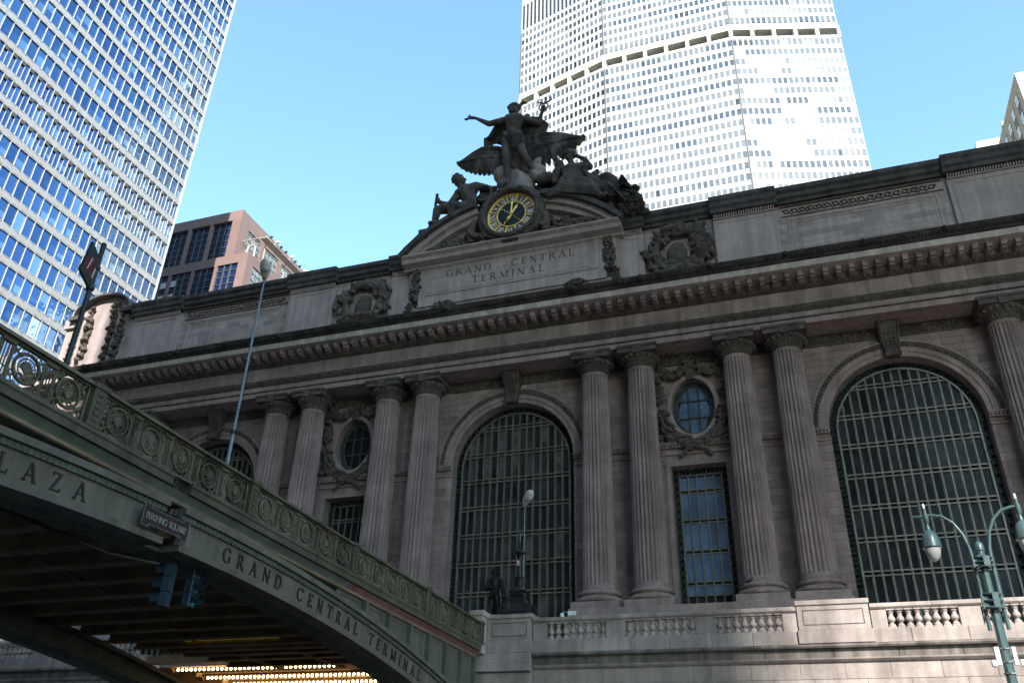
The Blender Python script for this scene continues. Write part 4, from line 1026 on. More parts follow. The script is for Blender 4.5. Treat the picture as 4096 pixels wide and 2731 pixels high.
# ------------------------------------------------------------------ terrace wall and balustrade
W = thing('terrace_wall', 'pink granite terrace wall with stone balustrade in front of the terminal', 'balustrade', (0, -15, ZG))
YB = -15.0
def wloc(o): o.location = (0, 15, -ZG); return o
def wadd(b, name, mat, parent=None, **k):
    o = b.build(name, mat, W if parent is None else parent, **k)
    if parent is None: wloc(o)
    return o
SEG = [(-60, -14.6), (6.9, 46)]
b = MB()
for x0, x1 in ((-60, -14.6), (4.7, 46)): b.box(x0, x1, YB+.05, YB+1.2, ZG, -6.0)
b.box(-60, 46, YB+1.2, 1.0, -6.4, -6.0)
core = wadd(b, 'core_wall', GRANITE)
def course(x0, x1, z0, z1, y, mat, L0, L1, name='granite_block', bev=.012):
    x = x0
    while x < x1-.05:
        L = min(rng.uniform(L0, L1), x1-x)
        if x1-(x+L) < .5: L = x1-x
        b = MB(); b.bbox(x+.008, x+L-.008, y, YB+.3, z0+.006, z1-.006, bev); wadd(b, name, mat, core); x += L
def ledge(x0, x1):
    x = x0
    while x < x1-.05:
        L = min(2.3, x1-x); a, e = x+.005, x+L-.005
        b = MB(); b.prof_x([(YB+.3, -6.64), (YB-.22, -6.64), (YB-.26, -6.57), (YB-.2, -6.49), (YB-.02, -6.47), (YB+.3, -6.47)], a, e); b.build('ledge_stone', GRANITE_ST, core)
        b = MB(); b.prof_x([(YB+.3, -7.17), (YB-.05, -7.17), (YB-.16, -7.08), (YB-.18, -7.02), (YB+.3, -7.02)], a, e); b.build('ledge_stone', GRANITE, core)
        x += L
for x0, x1 in ((-60, -14.6), (6.95, 46)):
    course(x0, x1, -6.47, -5.93, YB-.06, GRANITE, 1.5, 2.4)                    # base course under the balusters
    course(x0, x1, -7.02, -6.64, YB-.04, GRANITE_ST, 2.2, 2.9)
    ledge(x0, x1)
    for k, (z0, z1) in enumerate(((-7.82, -7.17), (-8.5, -7.82), (-9.2, -8.5), (-9.9, -9.2))): course(x0-(k % 2)*.9, x1, z0, z1, YB+.02, GRANITE, 1.5, 2.1)
b = MB(); b.box(-60, -14.6, YB+.1, YB+.3, ZG, -9.9); b.box(6.9, 46, YB+.1, YB+.3, ZG, -9.9); b.build('lower_wall', GRANITE, core)
bl = MB(); bl.lathe([(r*1.22, z) for r, z in [(.085, 0), (.115, .02), (.125, .09), (.10, .17), (.075, .2), (.055, .235), (.07, .26), (.115, .31), (.13, .37), (.115, .43), (.078, .5), (.068, .58), (.075, .62), (.10, .64), (.10, .66), (.075, .68), (.08, .70), (.125, .72), (.125, .80)]], n=12)
for z in (0, .73): bl.box(-.15, .15, -.15, .15, z, z+.075)
blm = bl.mesh('baluster', GRANITE, 40)
PIERS = []
def bal_run(x0, x1, n):                                       # one panel of balusters between two dies
    step = (x1-x0)/n
    for i in range(n): add('baluster', blm, core, (x0+step*(i+.5), YB+.14, -5.94))
def die(x0, x1): b = MB(); b.bbox(x0, x1, YB, YB+.3, -5.94, -5.19, .015); b.build('balustrade_die', GRANITE, core)
def rail(x0, x1):
    x = x0
    while x < x1-.05:
        L = min(2.35, x1-x); b = MB(); b.prof_x([(YB+.36, -5.14), (YB-.04, -5.14), (YB-.10, -5.08), (YB-.10, -4.96), (YB-.06, -4.93), (YB+.36, -4.93)], x+.005, x+L-.005); b.box(x+.005, x+L-.005, YB+.02, YB+.3, -5.19, -5.141); b.build('handrail_stone', GRANITE, core); x += L
cells = [(7.62, 10.38, 8), (11.25, 14.36, 9), (15.22, 18.0, 8)]
for a, e, n in cells: bal_run(a, e, n)
die(6.95, 7.62); die(10.38, 11.25); die(14.36, 15.22); die(18.0, 18.6); rail(6.95, 18.6)
rcells = [(22.1, 24.8, 8), (25.6, 28.4, 8), (29.2, 32.0, 8), (32.8, 35.6, 8)]
for a, e, n in rcells: bal_run(a, e, n)
die(21.5, 22.1); die(24.8, 25.6); die(28.4, 29.2); die(32.0, 32.8); die(35.6, 46); rail(21.5, 40)
x = -15.2
while x > -34: bal_run(x-2.8, x, 8); die(x-3.6, x-2.8); x -= 3.6
rail(-34, -14.6)
def pedestal(x0, x1, ztop, name):
    b = MB(); b.bbox(x0, x1, YB-.12, YB+.9, -5.92, ztop-.2, .02); p = b.build(name, GRANITE, core)
    b = MB(); b.bbox(x0-.05, x1+.05, YB-.18, YB+.95, ztop-.2, ztop, .02); b.build('pedestal_cap', GRANITE, p)
    b = MB(); b.bbox(x0-.06, x1+.06, YB-.2, YB+.9, -6.46, -5.925, .02); b.build('pedestal_foot', GRANITE, p)
    b = MB(); i_ = .22
    for q in ((x0+i_, x1-i_, ztop-.42, ztop-.39), (x0+i_, x1-i_, -5.72, -5.69), (x0+i_, x0+i_+.03, -5.69, ztop-.42), (x1-i_-.03, x1-i_, -5.69, ztop-.42)): b.box(q[0], q[1], YB-.135, YB-.11, q[2], q[3])
    b.build('panel_groove', SOOT, p)
pedestal(18.62, 21.45, -4.72, 'balustrade_pedestal'); pedestal(4.75, 6.9, -4.72, 'balustrade_pedestal')
b = MB(); b.bbox(4.15, 4.73, YB-.75, YB+.4, -6.5, -4.86, .02); b.bbox(4.08, 4.78, YB-.82, YB+.45, -4.85, -4.62, .02); b.bbox(4.05, 6.95, YB-.25, YB+.4, -14.7, -7.3, .02); b.bbox(4.0, 6.95, YB-.45, YB+.4, -7.28, -6.95, .03); b.bbox(4.1, 6.95, YB-.3, YB+.4, -6.94, -6.48, .03)
b.build('bridge_abutment', GRANITE, core)
# green shop transoms in the wall west of the bridge
b = MB(); b.box(-27, -12, YB-.02, YB+.25, -8.6, -6.95-.55+.0)
tr = MB()
for i in range(14): tr.box(-26.5+i, -25.56+i, YB-.12, YB+.05, -8.5, -7.45); tr.box(-26.3+i, -25.76+i, YB-.14, YB-.11, -7.7, -7.66)
tr.build('shop_transom', GREEN_L, core)

# ------------------------------------------------------------------ steel arch viaduct
Vd = thing('viaduct_bridge', 'olive green riveted steel arch bridge with ornate railing and raised lettering', 'bridge', (0, -37, ZG))
def vb(b, name, mat, parent=None, smooth=None, kind=None):
    o = b.build(name, mat, Vd if parent is None else parent, smooth, kind)
    if parent is None: o.location = (0, 37, -ZG)
    return o
XF, XB = 4.6, -8.5; YS, YN = -62.0, -15.75
def zd(y): return -.0155*(y+42)                                  # gentle fall of the deck
def zlo(y): return -7.56-.0057*(y+37)**2
def zup(y): return -6.46-.0054*(y+37)**2
ys = [YS+(YN-YS)*i/48 for i in range(49)]
b = MB(); b.rings([[(XB, y, -6.30+zd(y)), (XF-.1, y, -6.30+zd(y)), (XF-.1, y, -6.02+zd(y)), (XB, y, -6.02+zd(y))] for y in (YS, YN)])
deck = vb(b, 'deck', STEEL_U)
# outer cornice strip and cove
def strip(prof, y0, y1, mat, name, parent=deck): 
    b = MB(); b.rings([[(x, y, z+zd(y)) for x, z in prof] for y in (y0, y1)]); return b.build(name, mat, parent)
for y0, y1 in ((YS, -37.45), (-36.75, -30.5), (-30.48, -24.3), (-24.28, -18.2), (-18.18, YN)):
    strip([(XF-.3, -5.74), (XF+.14, -5.74), (XF+.16, -5.83), (XF+.12, -5.87), (XF+.12, -6.03), (XF-.3, -6.03)], y0, y1, GREEN, 'cornice_strip')
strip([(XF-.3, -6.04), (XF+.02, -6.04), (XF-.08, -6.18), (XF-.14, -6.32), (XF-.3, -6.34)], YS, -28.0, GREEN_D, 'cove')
strip([(XF-.3, -6.04), (XF+.02, -6.04), (XF-.08, -6.18), (XF-.14, -6.32), (XF-.3, -6.34)], -28.0, YN, RED_P, 'cove')
# arch girder on both faces
def girder(x, s, parent, pale):
    def curved(f0, f1, x0, x1, y0, y1, mat, name, n=30):
        b = MB(); Y_ = [y0+(y1-y0)*i/n for i in range(n+1)]
        b.rings([[(x0, y, f0(y)), (x1, y, f0(y)), (x1, y, f1(y)), (x0, y, f1(y))] for y in Y_]); return b.build(name, mat, parent)
    for y0, y1 in ((-60, -37.35), (-36.75, YN)):
        curved(lambda y: zup(y)-.16, zup, x-.45*s, x+.12*s, y0, y1, pale, 'top_flange')
        curved(lambda y: zlo(y), lambda y: zlo(y)+.16, x-.45*s, x+.12*s, y0, y1, pale, 'bottom_flange')
        curved(lambda y: zlo(y)+.17, lambda y: zup(y)-.17, x-.14*s, x-.06*s, y0, y1, pale, 'web_plate')
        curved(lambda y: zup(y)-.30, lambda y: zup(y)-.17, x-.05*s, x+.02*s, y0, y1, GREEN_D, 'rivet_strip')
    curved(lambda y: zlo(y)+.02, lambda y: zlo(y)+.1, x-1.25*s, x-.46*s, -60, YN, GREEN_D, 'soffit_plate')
    b = MB(); y = -59.8
    while y < YN:
        for dx in (.52, .62, .78, .92, 1.08, 1.2): b.box(x-dx*s-.025, x-dx*s+.025, y-.025, y+.025, zlo(y)-.005, zlo(y)+.03)
        for dx, zz in ((.0, zup(y)-.2), (.0, zup(y)-.27)): b.box(x+.0, x+.04*s, y-.02, y+.02, zz-.02, zz+.02)
        y += .17
    b.build('rivets', GREEN_D, parent, kind='stuff')
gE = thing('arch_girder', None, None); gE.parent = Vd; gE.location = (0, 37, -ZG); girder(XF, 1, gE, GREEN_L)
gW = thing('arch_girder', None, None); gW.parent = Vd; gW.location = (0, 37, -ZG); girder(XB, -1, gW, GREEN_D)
# spandrel panels between arch and deck
sp = thing('spandrel', None, None); sp.parent = Vd; sp.location = (0, 37, -ZG)
yy = [-28.6, -26.6, -24.7, -22.85, -21.05, -19.3, -17.6, -16.0]
for i in range(len(yy)-1):
    y0, y1 = yy[i], yy[i+1]
    b = MB(); b.rings([[(XF-.25, y, zup(y)-.05), (XF-.2, y, zup(y)-.05), (XF-.2, y, -6.3+zd(y)), (XF-.25, y, -6.3+zd(y))] for y in (y0+.12, (y0+y1)/2, y1-.12)]); b.build('spandrel_panel', GREEN_L, sp)
    b = MB(); b.box(XF-.22, XF-.02, y1-.11, y1+.11, zup(y1)-.04, -6.32+zd(y1)); b.build('spandrel_post', GREEN_D, sp)
    b = MB(); k = .24
    if (-6.3+zd(y1))-zup(y0) > .3:
        b.tube([(XF-.19, y0+.12+k, zup(y0)-.02+.1), (XF-.19, y0+.12+k, -6.45+zd(y0)), (XF-.19, y1-.12-k, -6.45+zd(y1)), (XF-.19, y1-.12-k, zup(y1)+.1)], .02, 4); b.build('panel_bead', GREEN_D, sp)
# floor beams underneath
y = -60.5; i = 0
YEL = plain('yellow_beam_light', (.55, .45, .03), .6, 0, .3, .2)  # yellow light on the beams as a colour; nothing uses it
while y < YN-.3:
    b = MB(); z = -6.34+zd(y); dp = .6 if y < -24 else .6-.4*min(1, (y+24)/5)
    b.box(XB+.5, XF-.5, y-.03, y+.03, z-dp, z); b.box(XB+.5, XF-.5, y-.22, y+.22, z-dp-.06, z-dp)
    b.build('floor_beam', STEEL_U, deck); 
    y += 1.62; i += 1
for x in (-5.6, -2.3, 1.2):
    b = MB(); b.rings([[(x-.12, y, -6.6+zd(y)), (x+.12, y, -6.6+zd(y)), (x+.12, y, -6.32+zd(y)), (x-.12, y, -6.32+zd(y))] for y in (YS, YN)]); b.build('stringer', STEEL_U, deck)
# conduits under the deck
for pts in ([(2.2,-46,-7.3),(2.6,-41,-7.35),(2.8,-39,-7.5),(3.4,-37.6,-7.75),(4.1,-36.6,-7.8)], [(-4,-44,-7.0),(2.0,-41.5,-7.1),(3.2,-40,-7.2)], [(-1,-36,-7.05),(-3,-28,-7.1),(-4.5,-24,-7.15)]):
    b = MB(); b.tube(pts, .045, 6); b.build('conduit', BLACK_I, deck, 60)
# railing: posts, top and bottom rails, rosette panels
rl = thing('railing', None, None); rl.parent = Vd; rl.location = (0, 37, -ZG)
pm = MB()                                                        # post
pm.box(-.13, .13, -.19, .19, -.48, .40); pm.box(-.17, .17, -.24, .24, .40, .52); pm.box(-.16, .16, -.22, .22, -.5, -.42)
for k in range(5): pm.ell((.14, 0, -.33+k*.15), (.03, .1, .06), None, 6, 4)
pmm = pm.mesh('railing_post', GREEN, 40)
qm = MB(); r_ = .315                                             # rosette panel, one bay 1.2 m
qm.torus((0, 0, 0), r_, .04, 'x', 24, 6); qm.torus((.01, 0, 0), r_-.1, .018, 'x', 20, 4)
for k in range(9):
    a = radians(-75+150*k/8); qm.tube([(.01, 0, -.13), (.02, sin(a)*.13, -.05+cos(a)*.13), (.0, sin(a)*.2, -.1+cos(a)*.27)], [.012, .03, .02], 5)
for s in (-1, 1): qm.torus((0, s*.1, -.2), .06, .022, 'x', 10, 4); qm.torus((0, s*.05, .0), .03, .012, 'x', 8, 4)
for a in range(4):
    t = radians(45+90*a); qm.ell((.01, cos(t)*r_, sin(t)*r_), (.055, .06, .06), None, 6, 4)
for sy in (-1, 1):
    for sz in (-1, 1):
        qm.torus((0, sy*.34, sz*.36), .07, .022, 'x', 10, 4); qm.torus((0, sy*.2, sz*.41), .05, .018, 'x', 8, 4); qm.tube([(0, sy*.27, sz*.24), (0, sy*.36, sz*.27), (0, sy*.42, sz*.4)], .022, 5)
        qm.ell((0, sy*.40, sz*.2), (.03, .05, .08), Rx(.6*sy*sz), 6, 4)
qmm = qm.mesh('rosette', RAIL_P, 60)
km_ = MB()
for y in (-.155, -.11, -.035, .035, .11, .155): km_.tube([(0, y, -.43), (0, y, .40)], .024 if abs(y) > .1 else .016, 6)
km_.box(-.05, .05, -.17, .17, .33, .42); km_.box(-.05, .05, -.17, .17, -.45, -.38)
kmm = km_.mesh('railing_bars', RAIL_P, 60)
posts = [-52.6, -46.45, -40.33, -34.15, -28.02, -21.82, -15.65]
for i, y in enumerate(posts):
    add('railing_post', pmm, rl, (XF, y, -5.24-.0150*(y+42)))
    if i:
        y0 = posts[i-1]; n = 5; st = (y-y0-.38)/n
        for k in range(n):
            yc = y0+.19+st*(k+.5); zc = -5.27-.0150*(yc+42)
            o = add('rosette', qmm, rl, (XF, yc-.0, zc))
            if k: add('railing_bars', kmm, rl, (XF, y0+.19+st*k, -5.27-.0150*(y0+.19+st*k+42)))
        for side in (y0+.24, y-.24): 
            b = MB(); b.tube([(0, 0, -.45), (0, 0, .42)], .03, 6); add('railing_bar', b.mesh('railing_bar', RAIL_P, 60), rl, (XF, side, -5.27-.0150*(side+42)))
        sl = -.0150
        for nm, z0, z1, w_ in (('top_rail', .44, .53, .13), ('upper_bar', .395, .43, .05), ('bottom_rail', -.5, -.44, .1)):
            b = MB(); b.rings([[(XF-w_, q, -5.27+sl*(q+42)+z0), (XF+w_, q, -5.27+sl*(q+42)+z0), (XF+w_*.8, q, -5.27+sl*(q+42)+z1), (XF-w_*.8, q, -5.27+sl*(q+42)+z1)] for q in (y0+.2, y-.2)]); b.build(nm, RAIL_P, rl)
# west railing, plain rhythm, seen only as a silhouette
for i in range(1, len(posts)):
    b = MB(); y0, y1 = posts[i-1], posts[i]; b.box(XB-.1, XB+.1, y0, y1-.02, -5.0, -4.9); b.box(XB-.1, XB+.1, y0, y1-.02, -5.95, -5.85)
    for k in range(20): b.box(XB-.03, XB+.03, y0+k*.3, y0+k*.3+.08, -5.85, -5.0)
    b.build('railing_section', RAIL_P, rl)
# raised letters along the arch
def bridge_text(txt, y0, y1, h):
    adv = [glyph(c)[1] if c != ' ' else .7 for c in txt]; tot = sum(adv); L = y1-y0; gap = (L/h-tot)/(len(txt)-1); y = y0
    for c, a in zip(txt, adv):
        if c != ' ':
            ym = y+a*h/2; mid = (zlo(ym)+zup(ym))/2-.06; sl = atan2(zlo(ym+.1)-zlo(ym-.1), .2); b = MB()
            rx = V((0, cos(sl), sin(sl))); up = V((0, -sin(sl), cos(sl))); o = V((XF-.06, ym, mid))-rx*a*h/2-up*h/2
            put(b, c, o, rx, up, (1, 0, 0), h, .035); lt = b.build('letter', LETTER, gE)
        y += (a+gap)*h
bridge_text('GRAND CENTRAL TERMINAL', -34.85, -21.75, .39)
bridge_text('PLAZA', -42.75, -39.8, .39)
# sign plate
PS = thing('street_sign', 'brown notched plate with white edge and lettering fixed to the bridge', 'sign', (XF+.2, -37.5, -7.1))
BROWN = plain('sign_brown', (.045, .022, .018), .5, 0, .4, .2)
out = [(-.82,.22),(-.62,.22),(-.62,.14),(-.38,.14),(.38,.14),(.52,.14),(.52,.22),(.84,.28),(.84,-.24),(.64,-.24),(.64,-.15),(-.62,-.15),(-.62,-.24),(-.82,-.24)]
out = [(-.82,.26),(-.58,.26),(-.58,.19),(.58,.19),(.58,.26),(.82,.26),(.82,-.26),(.58,-.26),(.58,-.19),(-.58,-.19),(-.58,-.26),(-.82,-.26)]
b = MB(); b.rings([[(0, y, z) for y, z in out], [(.05, y, z) for y, z in out]]); b.build('plate', BROWN, PS)
b = MB()
for i in range(len(out)):
    (a, c), (d, e) = out[i], out[(i+1) % len(out)]; b.tube([(.05, a, c), (.05, d, e)], .018, 4)
b.build('rim', plain('sign_rim', (.13, .12, .11), .6), PS)
SGN = plain('sign_lettering', (.30, .28, .26), .6)
adv = [glyph(c)[1] if c != ' ' else .6 for c in 'PERSHING SQUARE']; h = .15; gap = (1.46/h-sum(adv))/14; y = -.73
for c, a in zip('PERSHING SQUARE', adv):
    if c != ' ':
        b = MB(); put(b, c, (.05, y, -.075), (0, 1, 0), (0, 0, 1), (1, 0, 0), h, .008); b.build('letter', SGN, PS)
    y += (a+gap)*h
b = MB(); b.box(-.2, 0, -.35, -.3, -.1, .1); b.box(-.2, 0, .3, .35, -.1, .1); b.build('bracket', GREEN_D, PS)
# ------------------------------------------------------------------ lights under the bridge
MARQ = plain('marquee_bronze', (.10, .06, .025), .45, .3, .5, .3, 3)
BULB = plain('warm_bulb', (1, .8, .5), .3, 0, .5, 0, 1, emit=(1.0, .70, .30), es=8.0)
bm_ = MB(); bm_.ell((0, 0, 0), (.06, .06, .068), None, 10, 7); bulb = bm_.mesh('bulb', BULB, 180)
ROWSM = [(-13.4, -13.64, -3.55, -6.53, 37), (-13.1, -11.85, -2.3, -6.92, 37), (-12.8, -10.35, -1.5, -7.22, 36)]
nmq = ('topmost', 'middle', 'lowest')
for i, (y, x0, x1, z, n) in enumerate(ROWSM):
    m_ = thing('marquee_light_strip', '%s of three rows of warm bulbs glowing under the bridge' % nmq[i], 'light strip', (x0, y, z), 'bulb rows of the entrance canopy')
    b = MB(); b.box(-.35, x1-x0+.35, -.1, .12, .1, .22); b.box(-.35, x1-x0+.35, -.16, -.12, .2, .26); b.build('housing', MARQ, m_)
    b = MB(); b.prof_x([(-.16, .08), (.14, -.1), (.14, .26), (-.16, .26)], -.7, -.36); b.build('end_block', stone('end_stone_%s' % nmq[i], (.3, .2, .12), .2), m_)
    for k in range(n): add('bulb', bulb, m_, ((x1-x0)*k/(n-1), -.06, .02))
b = MB()                                                       # entrance vault behind
b.box(-16, 4.0, -11.2, -11.0, ZG, -5.9); b.box(-16.3, -16, YB+.1, -11, ZG, -5.9); b.box(-14.6, 4.1, YB+.02, YB+.4, -6.42, -6.0)
b.build('entrance_wall', stone('entrance_stone', (.22, .13, .07), .2), core)

# ------------------------------------------------------------------ lamp posts
LG = plain('galvanised_blue_grey', (.22, .27, .32), .5, .3, .5, .15)
LW = plain('lamp_head_white', (.8, .8, .79), .45, 0, .5, .15)
LENS = plain('lamp_lens', (.38, .37, .36), .25, 0, .5, .3, 5)
def cobra(loc, H, label, with_num, hs=1.0):
    L = thing('street_lamp', label, 'street lamp', loc)
    b = MB(); b.tube([(0,0,0), (0,0,H*.35), (0,0,H*.36), (0,0,H)], [.065, .055, .045, .032], 10); b.build('pole', LG, L, 60)
    b = MB(); b.tube([(0,0,H*.35-.05), (0,0,H*.35+.05)], .09, 10); b.tube([(0,0,H*.12-.04), (0,0,H*.12+.04)], .12, 10); b.build('collar', BLACK_I, L, 60)
    b = MB(); hd = []                                            # flat cobra head pointing toward the street
    d = V((.55, -.84, .0)).normalized(); s_ = V((-d.y, d.x, 0)) 
    for u, wd, up_, dn in ((-.12,.05,.05,.05),(.04,.09,.08,.07),(.24,.15,.1,.08),(.44,.18,.11,.08),(.64,.165,.1,.08),(.8,.11,.07,.05),(.87,.04,.03,.02)):
        c = V((0,0,H+.05))+d*u+V((0,0,.25*u)); hd.append([c-s_*wd, c-s_*wd*.6-V((0,0,dn)), c+s_*wd*.6-V((0,0,dn)), c+s_*wd, c+s_*wd*.6+V((0,0,up_)), c-s_*wd*.6+V((0,0,up_))])
    b.rings([[V((0,0,H))+(q-V((0,0,H)))*hs for q in r_] for r_ in hd]); b.build('lamp_head', LW, L, 60)
    b = MB(); c = V((0,0,H))+(d*.5+V((0,0,.09)))*hs; b.ell(c, (.145*hs,.145*hs,.1*hs), None, 12, 8); b.build('lens', LENS, L, 180)
    if with_num:
        YL = plain('yellow_sticker', (.75, .62, .03), .5); nb = V((0,0,H-.035))+d*.2; nrm = V((d.x*.0, d.y*.0, -1)); 
        b = MB(); b.box(*(nb.x-.06, nb.x+.06, nb.y-.075, nb.y+.075, nb.z-.045, nb.z-.035)); b.build('sticker', YL, L)
        b = MB(); put(b, '1', nb+V((-.05,-.03,-.048)), (1,0,0), (0,1,0), (0,0,-1), .07, .004); put(b, '5', nb+V((-.01,-.03,-.048)), (1,0,0), (0,1,0), (0,0,-1), .07, .004); b.build('number', BLACK_I, L)
    return L
cobra((3.55, -34.15, -6.15), 8.45, 'tall grey street lamp with drop lens rising from the bridge', True)
cobra((4.1, -8, -6.0), 9.0, 'slim grey lamp with white head in front of the central arched window', False, 1.6)
# black cast-iron lamp base on the pedestal
B1 = thing('ornate_lamp_post', 'black cast-iron fluted lamp post on scrolled base at the bridge end', 'lamp post', (6.1, -14.6, -4.72))
b = MB()
pts = [(.62,0),(.64,.12),(.55,.18),(.36,.35),(.30,.6),(.28,.85),(.36,.95),(.36,1.02),(.42,1.06),(.42,1.14),(.3,1.2)]
b.rings([[(sx*r, sy*r, z) for sx, sy in ((-1,-1),(1,-1),(1,1),(-1,1))] for r, z in pts]); b.build('base', BLACK_I, B1)
b = MB()
for sx in (-1, 1):
    for sy in (-1, 1): b.torus((sx*.62, sy*.5, .26), .14, .05, 'y', 14, 6); b.tube([(sx*.6, sy*.5, .4), (sx*.42, sy*.38, .6), (sx*.36, sy*.34, .95)], [.07,.06,.08], 6)
b.build('scrolls', BLACK_I, B1, 60)
b = MB(); b.lathe([(.3,1.2),(.2,1.24),(.17,1.32),(.22,1.45),(.2,1.75),(.25,1.82),(.15,1.86),(.14,1.95),(.12,2.75),(.16,2.78),(.13,2.84),(.15,2.9),(.3,2.98),(.3,3.03),(.08,3.1),(.03,3.2),(.02,3.5)], n=16)
b.build('shaft', BLACK_I, B1, 40)
b = MB(); b.tube([(0,0,3.1),(0,0,4.0)], .018, 6); b.tube([(0,0,3.8),(.12,0,3.95)], .01, 4); b.build('antenna', LG, B1)
b = MB(); b.box(-.09,.03,-.145,-.135,2.35,2.6); b.build('sticker', plain('pink_sticker', (.75,.4,.42), .5), B1)
# twin-arm green lamp in the sunshine
TL = thing('twin_street_lamp', 'green twin-arm street lamp with glass bells in the sunshine', 'street lamp', (24.33, -25.03, -15.15)); TL.scale = (1.21, 1.21, 1.21)
z0 = ZG
def oc(r, z, n=8): return [(r*cos(2*pi*(i+.5)/n), r*sin(2*pi*(i+.5)/n), z) for i in range(n)]
b = MB(); b.rings([oc(.34,0),oc(.34,.5),oc(.26,.6),oc(.2,1.0),oc(.145,1.3),oc(.115,5.3),oc(.105,6.4),oc(.15,6.42),oc(.15,6.5)]); b.build('pole', LAMP_G, TL)
b = MB(); b.rings([oc(.09,6.5),oc(.085,7.7)]); b.build('upper_pole', LAMP_G, TL)
def collar(za, h, r):
    b = MB()
    for z in (za, za+h*.42, za+h*.84): b.lathe([(r*.9, z), (r, z+.03), (r, z+h*.12), (r*.85, z+h*.16)], n=16)
    b.lathe([(r*.6, za), (r*.6, za+h)], n=16)
    for k in range(4): a = pi/2*k+.3; b.box(*sorted((cos(a)*r*.72-.07, cos(a)*r*.72+.07)), *sorted((sin(a)*r*.72-.07, sin(a)*r*.72+.07)), za+.01, za+h*.97)
    b.build('collar', LAMP_G, TL, 40)
collar(6.42, .38, .25); collar(7.42, .26, .25)
b = MB(); b.lathe([(.2,7.66),(.14,7.72),(.09,7.76),(.09,7.84),(.11,7.86),(.11,7.98),(.08,8.06),(.02,8.1)], n=14); b.build('finial', LAMP_G, TL, 40)
AX = V((cos(radians(-8)), sin(radians(-8)), 0))
for s in (-1, 1):
    d = AX*s
    for zz in (6.2,): pass
    b = MB(); b.tube([d*.2+V((0,0,5.95)), d*.2+V((0,0,7.6)), d*.22+V((0,0,7.9)), d*.3+V((0,0,8.3)), d*.46+V((0,0,8.62)), d*.68+V((0,0,8.82)), d*.9+V((0,0,8.88)), d*1.12+V((0,0,8.88))], [.045,.045,.045,.042,.04,.038,.036,.034], 10); arm = b.build('arm', LAMP_G, TL, 60)
    c = d*1.06
    b = MB(); b.lathe([(.02,9.08),(.045,9.06),(.045,8.94),(.065,8.92),(.065,8.72),(.04,8.68),(.035,8.62),(.06,8.58),(.06,8.5),(.14,8.44),(.20,8.32),(.225,8.18),(.235,8.04),(.21,8.02)], (c.x, c.y, 0), 18); b.build('lamp_hood', LAMP_G, TL, 40)
    b = MB(); b.lathe([(.195,8.03),(.19,7.95),(.16,7.84),(.10,7.74),(.02,7.69)], (c.x, c.y, 0), 18)
    gm, gnt, gb = mat_new('bell_glass_%d' % s); gb.inputs['Base Color'].default_value = (.78,.76,.74,1); gb.inputs['Roughness'].default_value = .25; gb.inputs['Transmission Weight'].default_value = .45
    nz = N(gnt, 'ShaderNodeTexWave'); nz.inputs['Scale'].default_value = 12; bpn = N(gnt, 'ShaderNodeBump'); bpn.inputs['Strength'].default_value = .3; gnt.links.new(nz.outputs['Fac'], bpn.inputs['Height']); gnt.links.new(bpn.outputs[0], gb.inputs['Normal'])
    b.build('glass_bell', gm, TL, 60)
    b = MB(); b.lathe([(.03,9.08),(.03,9.16),(.024,9.2),(.0,9.22)], (c.x, c.y, 0), 8); b.build('photocell', WHITE_P, TL, 40)
    if s < 0: b = MB(); b.tube([d*1.12+V((0,0,8.86)), d*1.4+V((0,0,8.9))], [.045,.02], 6); b.build('arm_tip', LAMP_G, TL, 60)
b = MB(); b.tube([AX*-.5+V((0,-.05,8.62)), AX*-.3+V((0,-.08,8.1)), AX*-.12+V((0,-.1,7.9)), AX*-.22+V((0,-.1,7.3)), AX*-.1+V((0,-.12,6.9))], .008, 4); b.build('cable', BLACK_I, TL)
b = MB(); b.box(-.24,-.14,-.16,-.08,5.15,5.55); b.box(.14,.22,-.1,.02,5.15,5.55); b.build('equipment_box', WHITE_P, TL)
b = MB()
for x in (-.3, .3): b.lathe([(.03,5.1),(.06,5.12),(.06,5.22),(.03,5.26)], (x, -.12, 0), 10)
b.build('antenna_dome', WHITE_P, TL, 40)
b = MB()
for z in (4.95, 5.2, 5.5, 3.2): b.lathe([(.165 if z < 4 else .145, z), (.165 if z < 4 else .145, z+.03)], n=8)
b.build('clamp', plain('steel_clamp', (.6,.6,.6), .3, .9), TL)

# ------------------------------------------------------------------ parking sign post on the bridge
SG = thing('parking_sign', 'dark green post with tilted double red parking sign on the bridge', 'sign', (3.5, -40.45, -6.1))
DKG = plain('dark_green_post', (.02, .04, .04), .5, .2)
b = MB(); b.tube([(0,0,0),(0,0,5.45)], .06, 10); b.ell((0,0,5.45),(.07,.07,.07), None, 8, 6); b.build('post', DKG, SG, 60)
b = MB()
P2 = [(-.12, 3.95), (-.42, 4.4), (-.36, 5.3), (-.06, 5.0), (.0, 4.2)]
P2 = [(.02,4.08),(-.46,4.42),(-.34,5.32),(.04,4.95)]
b.rings([[(-.05, y, z) for y, z in P2], [(.03, y, z) for y, z in P2]]); b.build('sign_board', DKG, SG)
RED = plain('sign_red', (.13, .006, .014), .5)
b = MB(); 
for q in ([(-.40,4.55),(-.21,4.38),(-.15,4.82),(-.34,5.0)], [(-.17,4.35),(-.02,4.22),(.0,4.85),(-.12,4.95)]): b.rings([[(.032, y, z) for y, z in q], [(.038, y, z) for y, z in q]])
b.build('red_panel', RED, SG)
b = MB()
for i in range(6): b.box(.0385,.041,-.30+.012*i,-.27+.012*i,4.55+.06*i,4.59+.06*i); b.box(.0385,.041,-.1+.006*i,-.06+.006*i,4.40+.07*i,4.44+.07*i)
b.build('sign_print', WHITE_P, SG)
b = MB(); b.ell((0,0,4.15),(.11,.11,.1), None, 10, 6); b.ell((0,0,4.75),(.1,.1,.09), None, 10, 6); b.build('bracket', DKG, SG, 60)

